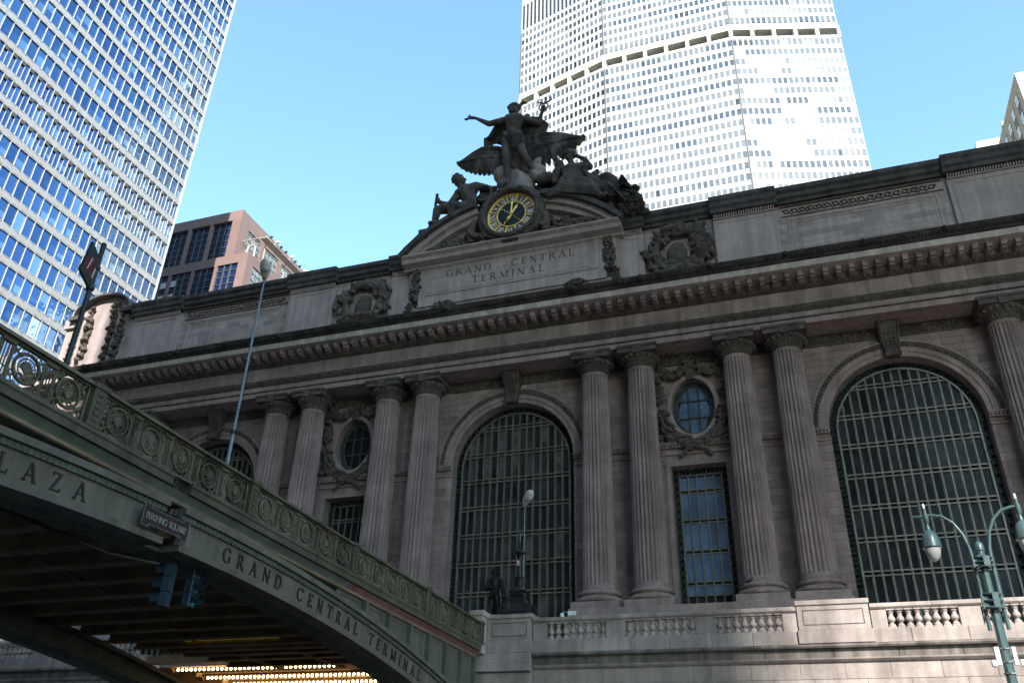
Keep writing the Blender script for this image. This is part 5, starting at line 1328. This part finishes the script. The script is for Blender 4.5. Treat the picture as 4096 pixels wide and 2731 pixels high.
# ------------------------------------------------------------------ traffic signals hanging under the crown
SIGB = plain('signal_blue_green', (.028, .055, .08), .5, .1, .5, .3, 8)
SIGK = plain('signal_visor', (.02, .038, .055), .55, .1, .4, .3, 8)
LENSD = plain('signal_lens', (.02, .03, .03), .2)
GRN = plain('signal_green_lens', (.02, .25, .18), .3, emit=(.05, .9, .6), es=.03)
def signal(loc, rz, label):
    s = thing('traffic_signal', label, 'traffic light', loc, 'traffic signals under the bridge'); s.rotation_euler.z = rz
    for k in range(3):
        z = -.36*k
        b = MB(); b.bbox(-.16,.16,-.1,.12,z-.34,z,.02); b.build('housing_section', SIGB, s)
        b = MB(); n = 14; rs = []
        for i in range(n+1):
            a = radians(-40)+radians(260)*i/n; c, d = cos(a), sin(a); rs.append([(c*.125,-.1,z-.17+d*.125),(c*.13,-.38+.06*(1-d),z-.17+d*.13),(c*.14,-.38+.06*(1-d),z-.17+d*.14),(c*.14,-.1,z-.17+d*.14)])
        b.rings(rs); b.build('visor', SIGK, s, 40)
        b = MB(); b.ell((0,-.1,z-.17),(.11,.03,.11), None, 12, 6); b.build('lens', GRN if k == 2 else LENSD, s, 60)
    b = MB(); b.tube([(0,0,0),(0,0,.35)], .035, 8); b.tube([(0,0,.1),(.25,.0,.14)], .04, 8); b.build('hanger', SIGK, s, 60)
    return s
signal((4.0, -36.05, -7.66), radians(-70), 'blue traffic signal facing away under the bridge, nearer the sign plate')
signal((4.0, -35.1, -7.48), radians(95), 'blue traffic signal with green lens under the bridge')

# ------------------------------------------------------------------ bronze statue before the central window
BS = thing('bronze_statue', 'dark bronze statue of a man in a long open overcoat before the central window', 'statue', (.55, -3.0, -2.3))
STB = MB(); STB.bbox(-.8,.8,-.8,.8,-3.7,-.15,.04); STB.bbox(-1.0,1.0,-1.0,1.0,-.15,-.02,.03); STB.build('pedestal', GRANITE, BS)
caps = [((0,0,2.25),.10,(0,0,2.05),.13), ((0,0,1.85),.26,(0,0,1.15),.27), ((-.18,0,1.95),.16,(.2,0,1.95),.16), ((-.3,-.02,1.92),.13,(-.44,-.08,1.5),.12), ((-.44,-.1,1.48),.12,(-.14,-.3,1.5),.09), ((.3,0,1.92),.13,(.48,-.02,1.45),.12), ((.48,-.02,1.45),.11,(.58,-.18,1.08),.09),
 ((-.13,0,1.1),.2,(-.15,0,.5),.13), ((-.15,0,.5),.13,(-.16,0,.05),.09), ((-.16,-.05,.05),.09,(-.18,-.25,.04),.07), ((.13,0,1.1),.2,(.16,-.03,.5),.13), ((.16,-.03,.5),.13,(.17,-.05,.05),.09), ((.17,-.1,.05),.09,(.2,-.3,.04),.07)]
ells = [((0,-.02,2.42),(.15,.18,.2)), ((0,-.2,2.4),(.03,.05,.05)), ((-.15,0,2.36),(.07,.1,.1)), ((.15,0,2.36),(.07,.1,.1)), ((0,.05,2.55),(.14,.15,.09)), ((0,-.12,2.27),(.08,.07,.06)), ((-.13,-.33,1.5),(.09,.06,.08)), ((.6,-.22,1.0),(.1,.1,.1))]
def coat(b):
    for i in range(12):
        a = radians(-60+300*i/11)+pi/2-radians(90); a = radians(-55)+radians(290)*i/11
        x, y = sin(a+pi*.0), -cos(a)
        if y < -.75 and abs(x) < .6: continue
        b.tube([(x*.24, y*.2, 1.3), (x*.34, y*.27+.02, .8), (x*.44, y*.33+.03, .18)], [.10,.09,.07], 6)
    for s in (-1, 1): b.tube([(s*.08,-.2,2.05),(s*.2,-.24,1.7),(s*.17,-.27,1.25)], [.06,.09,.05], 6)
sc = 1.2
o = sculpt('figure', [(tuple(V(a)*sc), r*sc, tuple(V(c)*sc), q*sc) for a, r, c, q in caps], [(tuple(V(e[0])*sc), tuple(v*sc for v in e[1])) for e in ells], .032, BRONZE, BS, 2, coat)
# camera on the balustrade, pigeons on a column base
CC = thing('security_camera', 'white dome camera on a bracket behind the balustrade', 'camera', (8.55, -14.45, -4.93))
b = MB(); b.box(-.08,.3,-.03,.06,.18,.36); b.build('bracket', WHITE_P, CC); b = MB(); b.tube([(-.06,0,.3),(-.25,0,.34),(-.36,0,.28)], .03, 6); b.tube([(.1,0,0),(.1,0,.45)], .02, 6); b.build('arm', LG, CC, 60); b = MB(); b.ell((-.36,0,.18),(.1,.1,.13), None, 12, 8); b.build('dome', WHITE_P, CC, 180)
for x, y, z, lb in ((15.95,-1.2,-.5,'higher'), (15.45,-1.38,-.78,'lower')):
    b = sculpt('pigeon', [((0,0,.12),.09,(.14,0,.18),.05), ((-.05,0,.1),.08,(-.28,0,.05),.03), ((.13,0,.18),.05,(.16,0,.26),.045)], [((.17,0,.28),(.05,.045,.05)), ((.22,0,.275),(.03,.015,.012))], .02, BLACK_I, None, 1)
    b.location = (x, y, z); tag(b, 'dark pigeon perched on the %s rim of a column base' % lb, 'pigeon', 'pigeons on the column base')

YT = plain('yellow_glow', (.5, .42, .03), .5, 0, .3, .2, 2, emit=(.8, .66, .05), es=.055)  # this glow stands in for yellow light falling on a beam
yl = thing('yellow_lit_patch', 'dim glowing yellow bar standing for light on a beam under the bridge', 'light strip', (-3.3, -23.2, -7.12))
b = MB(); b.box(-2.2, 2.2, -.05, .05, .0, .12); b.build('tube', YT, yl); b = MB(); b.box(-2.25, 2.25, -.2, .2, .12, .16); b.build('glow_flange', YT, yl)  # 'tube' is the glowing bar standing for light on the beam, not a lamp
# ------------------------------------------------------------------ pale octagonal office tower behind
def px(p):                                                     # where a point falls in the picture, to pick what shows largest
    d = V(p)-cam.matrix_world.translation; z = d.dot(fw)
    if z < 1: return None
    f = 3397.55/4096*1024
    return 512+f*d.dot(r2)/z, 341-f*d.dot(u2)/z, z
def inview(p, m=12):
    q = px(p); return q is not None and -m < q[0] < 1024+m and -m < q[1] < 682+m
CONCW = plain('white_precast', (.47, .458, .432), .8, 0, .3, .06, .6)
SOFF = plain('gallery_soffit', (.82, .76, .62), .8, 0, .3, .05)
JOINT = plain('dark_joint', (.10, .09, .075), .8)
WP = [plain('tower_pane_blind', (.15, .155, .16), .22, 0, .5, .15, .2, rvar=.2), plain('tower_pane_pale', (.12, .13, .145), .12, 0, .6, .25, .2, rvar=.25), plain('tower_pane_blue', (.06, .072, .095), .08, 0, .6, .3, .2, rvar=.3), plain('tower_pane_dark', (.028, .03, .034), .08, 0, .6, .3, .2, rvar=.3)]
OT = thing('office_tower', 'white precast octagonal office tower rising behind the sculpture', 'skyscraper', (2.8, 105, ZG))
FACES = [((-39.8, 111.9), (-13.75, 105.0), 20, 'L'), ((-13.75, 105.0), (19.3, 105.0), 24, 'M'), ((19.3, 105.0), (45.3, 112.5), 20, 'R')]
lowrows = [159.4-3.33*k for k in range(0, 34)]; uprows = [167.75+3.2*k for k in range(0, 8)]
ob = V((2.8, 105, ZG))
single = []; rest = MB()
for (ax, ay), (bx, by), n, tagc in FACES:
    A = V((ax, ay, 0)); B = V((bx, by, 0)); t = (B-A).normalized(); nr = V((t.y, -t.x, 0)); L = (B-A).length; md = L/n
    def P(u, d, z): return A+t*u+nr*d+V((0, 0, z))-ob
    def bx3(b, u0, u1, d0, d1, z0, z1): b.rings([[P(u0,d0,z0),P(u1,d0,z0),P(u1,d1,z0),P(u0,d1,z0)], [P(u0,d0,z1),P(u1,d0,z1),P(u1,d1,z1),P(u0,d1,z1)]])
    g = MB(); set_ = .9                                           # upper shaft sits back a little
    for sec, rows, z0, z1, off in (('lo', lowrows, 45, 161.1, 0), ('up', uprows, 164.85, 192.4, -set_*.0)):
        sp_ = 3.33 if sec == 'lo' else 3.2
        for i in range(n+1):
            w2 = .22; bx3(g, max(0, i*md-w2), min(L, i*md+w2), -.4, .05, z0, z1)
        for i, z in enumerate(rows): bx3(g, 0, L, -.4, .0+.01, z+.98, z+sp_-.98)
        bx3(g, 0, L, -.4, .16, z1-.5 if sec == 'lo' else z0, z1 if sec == 'lo' else z0+1.4)
        # thin panel joints
    g.build('precast_grid', CONCW, OT)
    j = MB()
    for rows, sp_ in ((lowrows, 3.33), (uprows, 3.2)):
        for z in rows:
            for i in range(n): bx3(j, i*md+.22, i*md+md-.22, .0, .014, z+1.62, z+1.66)
            for i in range(n+1): bx3(j, max(0, i*md-.05), min(L, i*md+.05), .05, .07, z+1.55, z+1.73)
    j.build('panel_joints', JOINT, OT, kind='stuff')
    c_ = MB(); bx3(c_, -.16, .16, .0, .15, 45, 160.5); bx3(c_, -.16, .16, .0, .15, 165, 191); c_.build('corner_joint', JOINT, OT)
    for s_i, rows in enumerate((lowrows, uprows)):
        for r_i, z in enumerate(rows):
            R = random.Random(r_i*31+s_i*7+ord(tagc)); base_p = {'L': (.10, .35, .3, .25), 'M': (.35, .45, .15, .05), 'R': (.42, .45, .11, .02)}[tagc]
            if R.random() < .22: base_p = {'L': (.0, .1, .35, .55), 'M': (.02, .2, .7, .08), 'R': (.1, .45, .4, .05)}[tagc]
            if R.random() < .3 and tagc != 'L': base_p = (.75, .22, .03, 0)
            k = 0
            for i in range(n):
                if R.random() < .35 or i == 0: k = R.choices((0, 1, 2, 3), base_p)[0]
                wp = A+t*((i+.5)*md)+V((0, 0, z))
                if not inview(wp, 60): continue
                q = px(wp)
                if q[1] > 240: continue
                pts = [P(i*md+.2, -.05, z-1.0), P((i+1)*md-.2, -.05, z-1.0), P((i+1)*md-.2, -.05, z+1.0), P(i*md+.2, -.05, z+1.0)]
                single.append((q[2], pts, k))
    # gallery storey: piers, beige soffit, dark strip of glass set back
    gl = MB(); bx3(gl, 0, L, -3.4, -3.0, 160.5, 165); gl.build('gallery_back', WP[3], OT)
    gl = MB(); bx3(gl, 0, L, -3.2, .0, 164.3, 164.84); gl.build('gallery_soffit', SOFF, OT)
    m4 = n//4
    for i in range(m4+1):
        u = L*i/m4; b = MB(); bx3(b, max(0, u-.48) if i else -.3, min(L, u+.48) if i < m4 else L+.3, -1.4, .12, 160.9, 164.86); b.build('gallery_pier', CONCW, OT)
    lv = MB(); bx3(lv, 0, L, -.4, -.2, 192.4, 203)
    for i in range(n+1): lv.cm = 1; bx3(lv, max(0, i*md-.22), min(L, i*md+.22), -.3, .1, 192.4, 203)
    add('louvre_storey', lv.mesh('louvre_storey', [WP[3], CONCW]), OT)
single.sort(key=lambda s: s[0])
for i, (z, pts, k) in enumerate(single):
    if i < 300: b = MB(); b.poly(pts); b.build('window', WP[k], OT)
    else: rest.cm = k; rest.poly(pts)
add('far_windows', rest.mesh('far_windows', WP), OT, kind='stuff')
b = MB(); Pl = [(-39.8, 111.9), (-13.75, 105), (19.3, 105), (45.3, 112.5), (45.3, 127), (19.3, 134), (-13.75, 134), (-39.8, 127)]
cx_, cy_ = 2.8, 119.5
b.prof_z([((x-cx_)*.985+cx_-2.8, (y-cy_)*.95+cy_-105) for x, y in Pl], 30-ZG, 160.4-ZG); b.prof_z([((x-cx_)*.985+cx_-2.8, (y-cy_)*.95+cy_-105) for x, y in Pl], 165-ZG, 215-ZG); b.prof_z([((x-cx_)*.9+cx_-2.8, (y-cy_)*.72+cy_-105) for x, y in Pl], 160.4-ZG, 165-ZG); b.build('tower_core', WP[3], OT)
b = MB(); b.prof_z([(x-2.8, y-105) for x, y in Pl], 203-ZG, 222-ZG); b.prof_z([(x*1.2-2.8, y+4-105) for x, y in Pl], 10-ZG, 45-ZG); b.build('crown_and_podium', CONCW, OT)

# ------------------------------------------------------------------ glass tower with white spandrels
TERRA = plain('white_terracotta', (.60, .58, .55), .4, 0, .5, .05, .5)
TERRA_D = plain('spandrel_backing', (.14, .135, .13), .6, 0, .4, .05)
FIN = plain('pale_fin', (.6, .585, .56), .4)
def vglass(name, col, rough, bump, sc):
    m, nt, b = mat_new(name); L = nt.links.new
    b.inputs['Base Color'].default_value = (*col, 1); b.inputs['Metallic'].default_value = .92; b.inputs['Roughness'].default_value = rough
    geo = N(nt, 'ShaderNodeNewGeometry'); n2 = N(nt, 'ShaderNodeTexNoise'); n2.inputs['Scale'].default_value = sc; n2.inputs['Detail'].default_value = 1.5; L(geo.outputs['Position'], n2.inputs['Vector'])
    bp = N(nt, 'ShaderNodeBump'); bp.inputs['Strength'].default_value = bump; bp.inputs['Distance'].default_value = .05; L(n2.outputs['Fac'], bp.inputs['Height']); L(bp.outputs[0], b.inputs['Normal'])
    oi = N(nt, 'ShaderNodeObjectInfo'); r = N(nt, 'ShaderNodeMapRange'); r.inputs[3].default_value = .8; r.inputs[4].default_value = 1.15; L(oi.outputs['Random'], r.inputs[0])
    c = N(nt, 'ShaderNodeMix', data_type='RGBA', blend_type='MULTIPLY'); c.inputs[0].default_value = 1; c.inputs[6].default_value = (*col, 1); L(r.outputs[0], c.inputs[7]); L(c.outputs[2], b.inputs['Base Color'])
    return m
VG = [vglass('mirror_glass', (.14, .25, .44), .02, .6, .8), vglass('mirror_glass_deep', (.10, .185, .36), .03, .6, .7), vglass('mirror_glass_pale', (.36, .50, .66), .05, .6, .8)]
GT = thing('glass_tower', 'tall blue glass tower banded with white ribbed terracotta spandrels', 'skyscraper', (-62, -18, ZG))
og = V((-62, -18, ZG)); XV = -62.0; Y0, Y1 = -60.0, 24.6; FH = 3.58; MD = 1.272
bots = [22.3+FH*k for k in range(33)]
for zb in bots:
    if not any(inview((XV, y, zb), 60) for y in (-20, -5, 10, 24)): continue
    b = MB(); b.box(0-.3, 0, Y0+18, Y1+18, zb-ZG, zb+.86-ZG); s_ = b.build('spandrel', TERRA_D, GT)
    b = MB(); y = Y0-8
    while y < Y1:                                              # slanting terracotta ribs
        L_ = 6.4
        def cut(yy): return min(max(yy, Y0), Y1)
        ya, yb_ = y, y+L_
        if yb_ > -26:
            q0, q1 = cut(ya), cut(yb_); za = zb+.86*(1-(q0-ya)/L_)-.02; zc = zb+.86*(1-(q1-ya)/L_)-.02
            if q1-q0 > .1:
                t_ = .105
                za, zc = min(za, zb+.86-t_-.01), max(zc, zb+.01)
                b.rings([[(.004, q0+18, za-ZG), (.06, q0+18, za+.02-ZG), (.06, q0+18, za+t_-ZG), (.004, q0+18, za+t_-ZG)], [(.004, q1+18, zc-ZG), (.06, q1+18, zc+.02-ZG), (.06, q1+18, zc+t_-ZG), (.004, q1+18, zc+t_-ZG)]])
        y += 1.2
    b.build('terracotta_ribs', TERRA, s_, kind='stuff')
    b = MB(); b.box(.0, .07, Y0+18, Y1+18, zb-.07-ZG, zb-ZG); b.box(.0, .07, Y0+18, Y1+18, zb+.865-ZG, zb+.92-ZG); b.build('spandrel_edge', FIN, s_)
panes = []; pane_reflection = {}
ny = int((Y1-Y0)/MD); R = random.Random(12)
for zb in bots:
    z0, z1 = zb+.93, zb+FH-.08
    mech = 54 < zb < 63
    f_ = MB(); dk = MB()
    for i in range(ny+1):
        y = Y1-i*MD
        if y < -30 or not inview((XV, y, (z0+z1)/2), 80): continue
        f_.box(0-.05, .08, y-.03+18, y+.03+18, z0-ZG, z1-ZG)
        if mech:
            dk.box(-.02, .10, y-MD+.12+18, y-MD+.62+18, z1-.55-ZG, z1-ZG); f_.box(-.03, .05, y-MD*.5-.06+18, y-MD*.5+.0+18, z0-ZG, z1-.5-ZG)
        if i < ny:
            k = R.choices((0, 1, 2), (.6, .3, .1))[0]; a, c = y-MD+.06, y-.06; tw = R.uniform(-.012, .012)
            panes.append((px((XV, y, z0))[2], [(-.1, a+18, z0-ZG), (-.1+tw, c+18, z0-ZG), (-.1, c+18, z1-ZG), (-.1-tw*.5, a+18, z1-ZG)], k))
            if R.random() < .4:  # paler inset on the pane, a reflection put in as colour
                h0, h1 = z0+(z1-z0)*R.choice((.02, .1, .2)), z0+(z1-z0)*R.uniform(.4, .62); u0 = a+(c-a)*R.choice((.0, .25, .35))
                pane_reflection[len(panes)-1] = [(-.085, u0+18, h0-ZG), (-.085, c+18, h0-ZG), (-.085, c+18, h1-ZG), (-.085, u0+18, h1-ZG)]
    if f_.v: f_.build('mullions', FIN, GT, kind='stuff')
    if dk.v: dk.build('louvre_notches', JOINT, GT, kind='stuff')
rest = MB()
for i, j in enumerate(sorted(range(len(panes)), key=lambda q: panes[q][0])):
    z, pts, k = panes[j]; b = MB() if i < 300 else rest
    b.cm = k; b.poly(pts)
    if j in pane_reflection: b.cm = (2 if k == 0 else 0); b.poly(pane_reflection[j])
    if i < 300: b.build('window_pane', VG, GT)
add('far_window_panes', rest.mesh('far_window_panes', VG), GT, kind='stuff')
b = MB(); b.box(-50, -.32, Y0+18, Y1+18-.02, 0, 300-ZG); b.build('tower_mass', TERRA_D, GT)
b = MB(); b.box(-.31, .14, Y1+18-.12, Y1+18+.1, 0, 140-ZG); b.build('corner_fin', FIN, GT)

# ------------------------------------------------------------------ pink granite tower with dark windows
PINK = stone('pink_granite', (.27, .18, .16), .06, .5, 0, .05, .12, rough=.5)
PGL = plain('granite_tower_glass', (.014, .03, .085), .05, 0, .5, .3, .3, bump=.05, bscale=.6, rvar=.4)
PGL2 = vglass('granite_tower_mirror', (.5, .55, .56), .03, .35, .9)
FRM = plain('grey_mullion', (.17, .18, .19), .4, .3)
PT = thing('granite_tower', 'pink granite office building with dark window strips beside the glass tower', 'office building', (-69.1, 46.6, ZG))
op = V((-69.1, 46.6, ZG))
b = MB(); b.box(-40, -.25, .25, 45, 0, 82.6-ZG-.3); b.box(-40, 4.4, -1.75, 45, 0, 71.0-ZG-.05); b.build('core', PGL, PT)
def pslab(x0, x1, y0, y1, z0, z1, name='granite_panel'):
    b = MB(); b.box(x0, x1, y0, y1, z0-ZG, z1-ZG); return b.build(name, PINK, PT)
# south face, upper: border and piers
pslab(-40, 0, -.3, .26, 80.5, 82.6); pslab(-40, 0, 0.27, 45, 82.2, 82.55)
for k in range(7):
    x1 = -1.9-k*5.2 if k else 0; 
pslab(-1.9, 0, -.3, .26, 70.9, 80.49); pslab(-.24, .02, .27, 2.2, 70.9, 82.19)
x = -1.9-4.2
strips = []
while x > -38: pslab(x-.6, x, -.3, .26, 70.9, 80.49); strips.append((x, x+4.2)); x -= 4.8
for a, e in strips:
    b = MB()
    for t in (1.3, 2.6): b.box(a+t-.06, a+t+.06, .1, .24, 71-ZG, 80.5-ZG)
    for k in range(7): b.box(a, e, .12, .245, 72.3+1.36*k-.05-ZG, 72.3+1.36*k+.05-ZG)
    b.build('window_grid', FRM, PT)
# east face, upper
pslab(-.3, .0+.001, 2.21, 45, 79.6, 82.19)
y = 2.2+4.2
estr = [(2.2, 6.4)]
while y < 40: pslab(-.3, .02, y, y+1.4, 70.9, 79.59); estr.append((y+1.4, y+5.6)); y += 5.6
for a, e in estr:
    b = MB(); b.box(-.24, -.2, a, e, 70.9-ZG, 79.6-ZG); b.build('window_glass', PGL2, PT)
    b = MB()
    for t in (1.05, 2.1, 3.15): b.box(-.2, -.1, a+t-.05, a+t+.05, 71-ZG, 79.6-ZG)
    for k in range(6): b.box(-.2, -.11, a, e, 72.3+1.36*k-.04-ZG, 72.3+1.36*k+.04-ZG)
    b.build('window_grid', FRM, PT)
# lower block
pslab(-40, 4.65, -2.05, -1.74, 69.2, 71.05); pslab(4.39, 4.65, -1.73, 45, 69.2, 71.05); pslab(-40, 4.38, -1.73, 45, 70.95, 71.1)
pslab(2.9, 4.65, -2.05, -1.74, 35, 69.19); pslab(4.39, 4.66, -1.73, -.2, 35, 69.19)
x = 2.9-4.2; st2 = []
while x > -38: pslab(x-.6, x, -2.05, -1.74, 35, 69.19); st2.append((x, x+4.2)); x -= 4.8
for a, e in st2:
    b = MB()
    for t in (1.3, 2.6): b.box(a+t-.06, a+t+.06, -1.9, -1.76, 35-ZG, 69.2-ZG)
    for k in range(25): b.box(a, e, -1.89, -1.755, 68-1.36*k-.05-ZG, 68-1.36*k+.05-ZG)
    b.build('window_grid', FRM, PT)
    R = random.Random(int(a*10))
    for k in range(14):
        for t in range(3):
            if R.random() < .14: b = MB(); b.box(a+t*1.3+.06, a+t*1.3+1.24, -1.80, -1.765, 68-1.36*k-1.3-ZG, 68-1.36*k-.06-ZG); b.build('window_blind', WHITE_P, PT)
y = -.2+4.0; es = [(-.2, 3.8)]
while y < 40: pslab(4.39, 4.66, y, y+1.4, 35, 69.19); es.append((y+1.4, y+5.4)); y += 5.4
for a, e in es:
    b = MB(); b.box(4.42, 4.46, a, e, 35-ZG, 69.2-ZG); b.build('window_glass', PGL2, PT)
    b = MB()
    for t in (1.0, 2.0, 3.0): b.box(4.46, 4.55, a+t-.05, a+t+.05, 35-ZG, 69.2-ZG)
    for k in range(25): b.box(4.46, 4.54, a, e, 68-1.36*k-.04-ZG, 68-1.36*k+.04-ZG)
    b.build('window_grid', FRM, PT)
# rooftop floodlight gantry along the east side
GA = MB(); zt = 76.2
for y in (2.5, 9, 15.5, 22): GA.box(4.0, 4.2, y, y+.2, 71.1-ZG, zt-ZG); GA.tube([(0.1, y, zt-ZG), (4.1, y, zt-ZG)], .09, 5)
GA.box(3.9, 4.1, 1, 24, zt-ZG, zt+.14-ZG); GA.box(5.1, 5.3, 1, 24, zt-.1-ZG, zt+.06-ZG); GA.box(3.9, 5.3, 1, 24, zt-.16-ZG, zt-.11-ZG)
GA.tube([(.1, 1.2, zt+.2-ZG), (5.2, 1.2, zt+.2-ZG)], .12, 6); GA.tube([(3.0, -.8, 71.1-ZG), (3.1, -.6, 73.3-ZG), (3.6, -.3, 73.9-ZG), (4.1, -.1, 73.6-ZG), (4.2, 0, 71.1-ZG)], .18, 7)
for y in (5, 12, 19): GA.tube([(4.1, y, zt-ZG), (4.1, y+5, 71.5-ZG)], .06, 5)
gan = GA.build('light_gantry', plain('gantry_cream', (.45, .39, .32), .5), PT)
for k in range(14):
    y = 2+k*1.6; b = MB(); b.tube([(5.2, y, zt-ZG), (5.4, y, zt+.5-ZG)], .05, 5); b.ell((5.5, y, zt+.6-ZG), (.3, .22, .25), None, 8, 6)
    if k % 3 == 1: b.ell((5.4, y+.5, zt+.9-ZG), (.4, .3, .35), None, 8, 6); b.ell((5.75, y+.4, zt+.8-ZG), (.22, .22, .22), None, 8, 6)
    b.build('floodlight', WHITE_P if k % 3 == 1 else BLACK_I, gan, 60)

# ------------------------------------------------------------------ tan building at the far right and a white block behind it
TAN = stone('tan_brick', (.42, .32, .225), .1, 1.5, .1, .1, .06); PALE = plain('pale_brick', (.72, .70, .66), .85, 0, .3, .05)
TB = thing('brick_building', 'tan brick building with white-blinded windows above the terminal roof', 'building', (60, 59.8, ZG))
b = MB(); b.box(.02, 45, .02, 17, 0, 89.4-ZG-.02); b.build('wall', TAN, TB)
b = MB(); b.box(0, 45, -.2, .0, 0, 89.4-ZG); b.build('sunlit_front', PALE, TB)  # sun-facing side takes a paler brick, sunlight put into the colour
b = MB(); b.box(.0, 45, 0, 17, 89.4-.02-ZG, 89.6-ZG); b.box(-.15, .35, 11.5, 12.2, 89.3-ZG, 90.2-ZG); b.build('parapet', PALE, TB)
BL = plain('white_blind', (.75, .76, .72), .6); SP = plain('dark_spandrel', (.12, .115, .11), .7)
for fl in range(12):
    z = 85.4-3.5*fl
    for yv in (2.0, 5.2, 8.4, 11.6):
        z1 = z
        b = MB(); b.box(-.03, .03, yv-.1, yv+1.5, z1-.1-ZG, z1+1.9-ZG); wf = b.build('window', plain('window_dark', (.03,.03,.03), .5) if (fl == 0 and yv == 2.0) else bpy.data.materials['window_dark'], TB)
        for t in (0, .72):
            for u in (0, .9): b = MB(); b.box(-.05, -.031, yv+t, yv+t+.62, z1+u-ZG, z1+u+.8-ZG); b.build('pane', BL, wf)
        if fl > 0: b = MB(); b.box(-.02, .03, yv-.05, yv+1.45, z1+1.95-ZG, z1+3.3-ZG); b.build('spandrel', SP, TB)
WB = thing('white_building', 'white sunlit block low behind the tan brick building', 'building', (69.4, 120, ZG))
b = MB(); b.box(0, 30, 0, 20, 0, 126-ZG); b.build('wall', PALE, WB); b = MB(); b.box(-.3, 30.3, -.3, .0, 124-ZG, 124.5-ZG); b.box(-.2, .8, -.2, .0, 118-ZG, 121-ZG); b.build('parapet', PALE, WB)

# ------------------------------------------------------------------ out-of-view buildings: added shade blockers, the hotel next door, a tower for reflections
BRK = stone('added_brown_brick', (.30, .23, .19), .1, .5, 0, .1, .1)
SO = thing('unseen_shade_slab', 'added brown slab behind the viewer, its opening shaped to let sun reach the terrace', 'office building', (0, -75, ZG))  # invented slab, opening shaped so sun reaches the terrace but not the facade
def sb(name, x0, x1, z0, z1, y0=-81, y1=-75, m=BRK): b = MB(); b.box(x0, x1, y0+75, y1+75, z0-ZG, z1-ZG); return b.build(name, m, SO)
H1 = 126
sb('shade_wing_west', -3.4, 38, ZG, H1); sb('shade_storeys', 38, 84, 51.5, H1); sb('shade_wing_east', 84, 190, ZG, H1)
for k in range(28):
    z = ZG+6+4.0*k
    for x0, x1 in ((-3, 37), (39, 83), (85, 149)):
        if x0 == 39 and z < 53: continue
        b = MB(); b.box(x0, x1, .0, .06, z-ZG, z+1.9-ZG); b.build('window_band', GLASS_D, SO)

SW = thing('unseen_sky_blocker', 'added brown block behind the viewer that cuts sky light, west of the shade slab', 'office building', (-85, -75, ZG))  # added out of view to cut the sky light from the south-west
b = MB(); b.box(-70, 41, -30, 0, 0, 165-ZG); b.box(41.1, 77, -30, -.1, 0, 74-ZG); b.build('wall', BRK, SW)
for k in range(20): b = MB(); b.box(-69, 76, .0, .06, 6+4.0*k, 7.9+4*k); b.build('window_band', GLASS_D, SW)
HY = thing('neighbouring_hotel', 'grey hotel block standing east of the terminal', 'hotel', (50, -15, ZG))
b = MB(); b.box(0, 60, 0, 26, 0, 75-ZG); b.build('wall', stone('hotel_stone', (.22, .21, .21), .1), HY)
for k in range(19): b = MB(); b.box(-.06, .0, 1, 25, 8+4.0*k, 10+4*k); b.build('window_band', GLASS_D, HY)

FT = thing('unseen_shade_tower', 'added slender tower behind the viewer that softens the shade edge on the terrace', 'skyscraper', (142, -330, ZG))  # added far off so its shadow edge falls soft on the terrace
b = MB(); b.box(-4, 23, -8, 0, 0, 300-ZG); b.box(2, 16, -7, -1, 300-ZG, 312-ZG); b.build('wall', BRK, FT)
for k in range(60): b = MB(); b.box(-3, 22, .0, .08, 8+5.0*k, 10.4+5*k); b.build('window_band', GLASS_D, FT)
ET = thing('added_mirrored_tower', 'added pale stepped tower out of view, placed to be mirrored in the glass tower', 'skyscraper', (150, 236, ZG)); ET.rotation_euler.z = radians(-36.9)  # invented out of view, turned and stepped for its reflection in the panes
b = MB(); b.box(0, 26, 0, 30, 0, 362-ZG); b.box(26, 41, 0, 30, 0, 325-ZG); b.build('wall', stone('added_tower_pale_brick', (.8, .78, .74), .3, .12, 0, .2, .1), ET)
for k in range(82):
    b = MB()
    for i in range(10 if k < 76 else 6): b.box(1.2+4.0*i, 3.8+4.0*i, -.06, .0, 6+4.3*k, 8.8+4.3*k)
    b.build('added_window_row', GLASS_D, ET, kind='stuff')
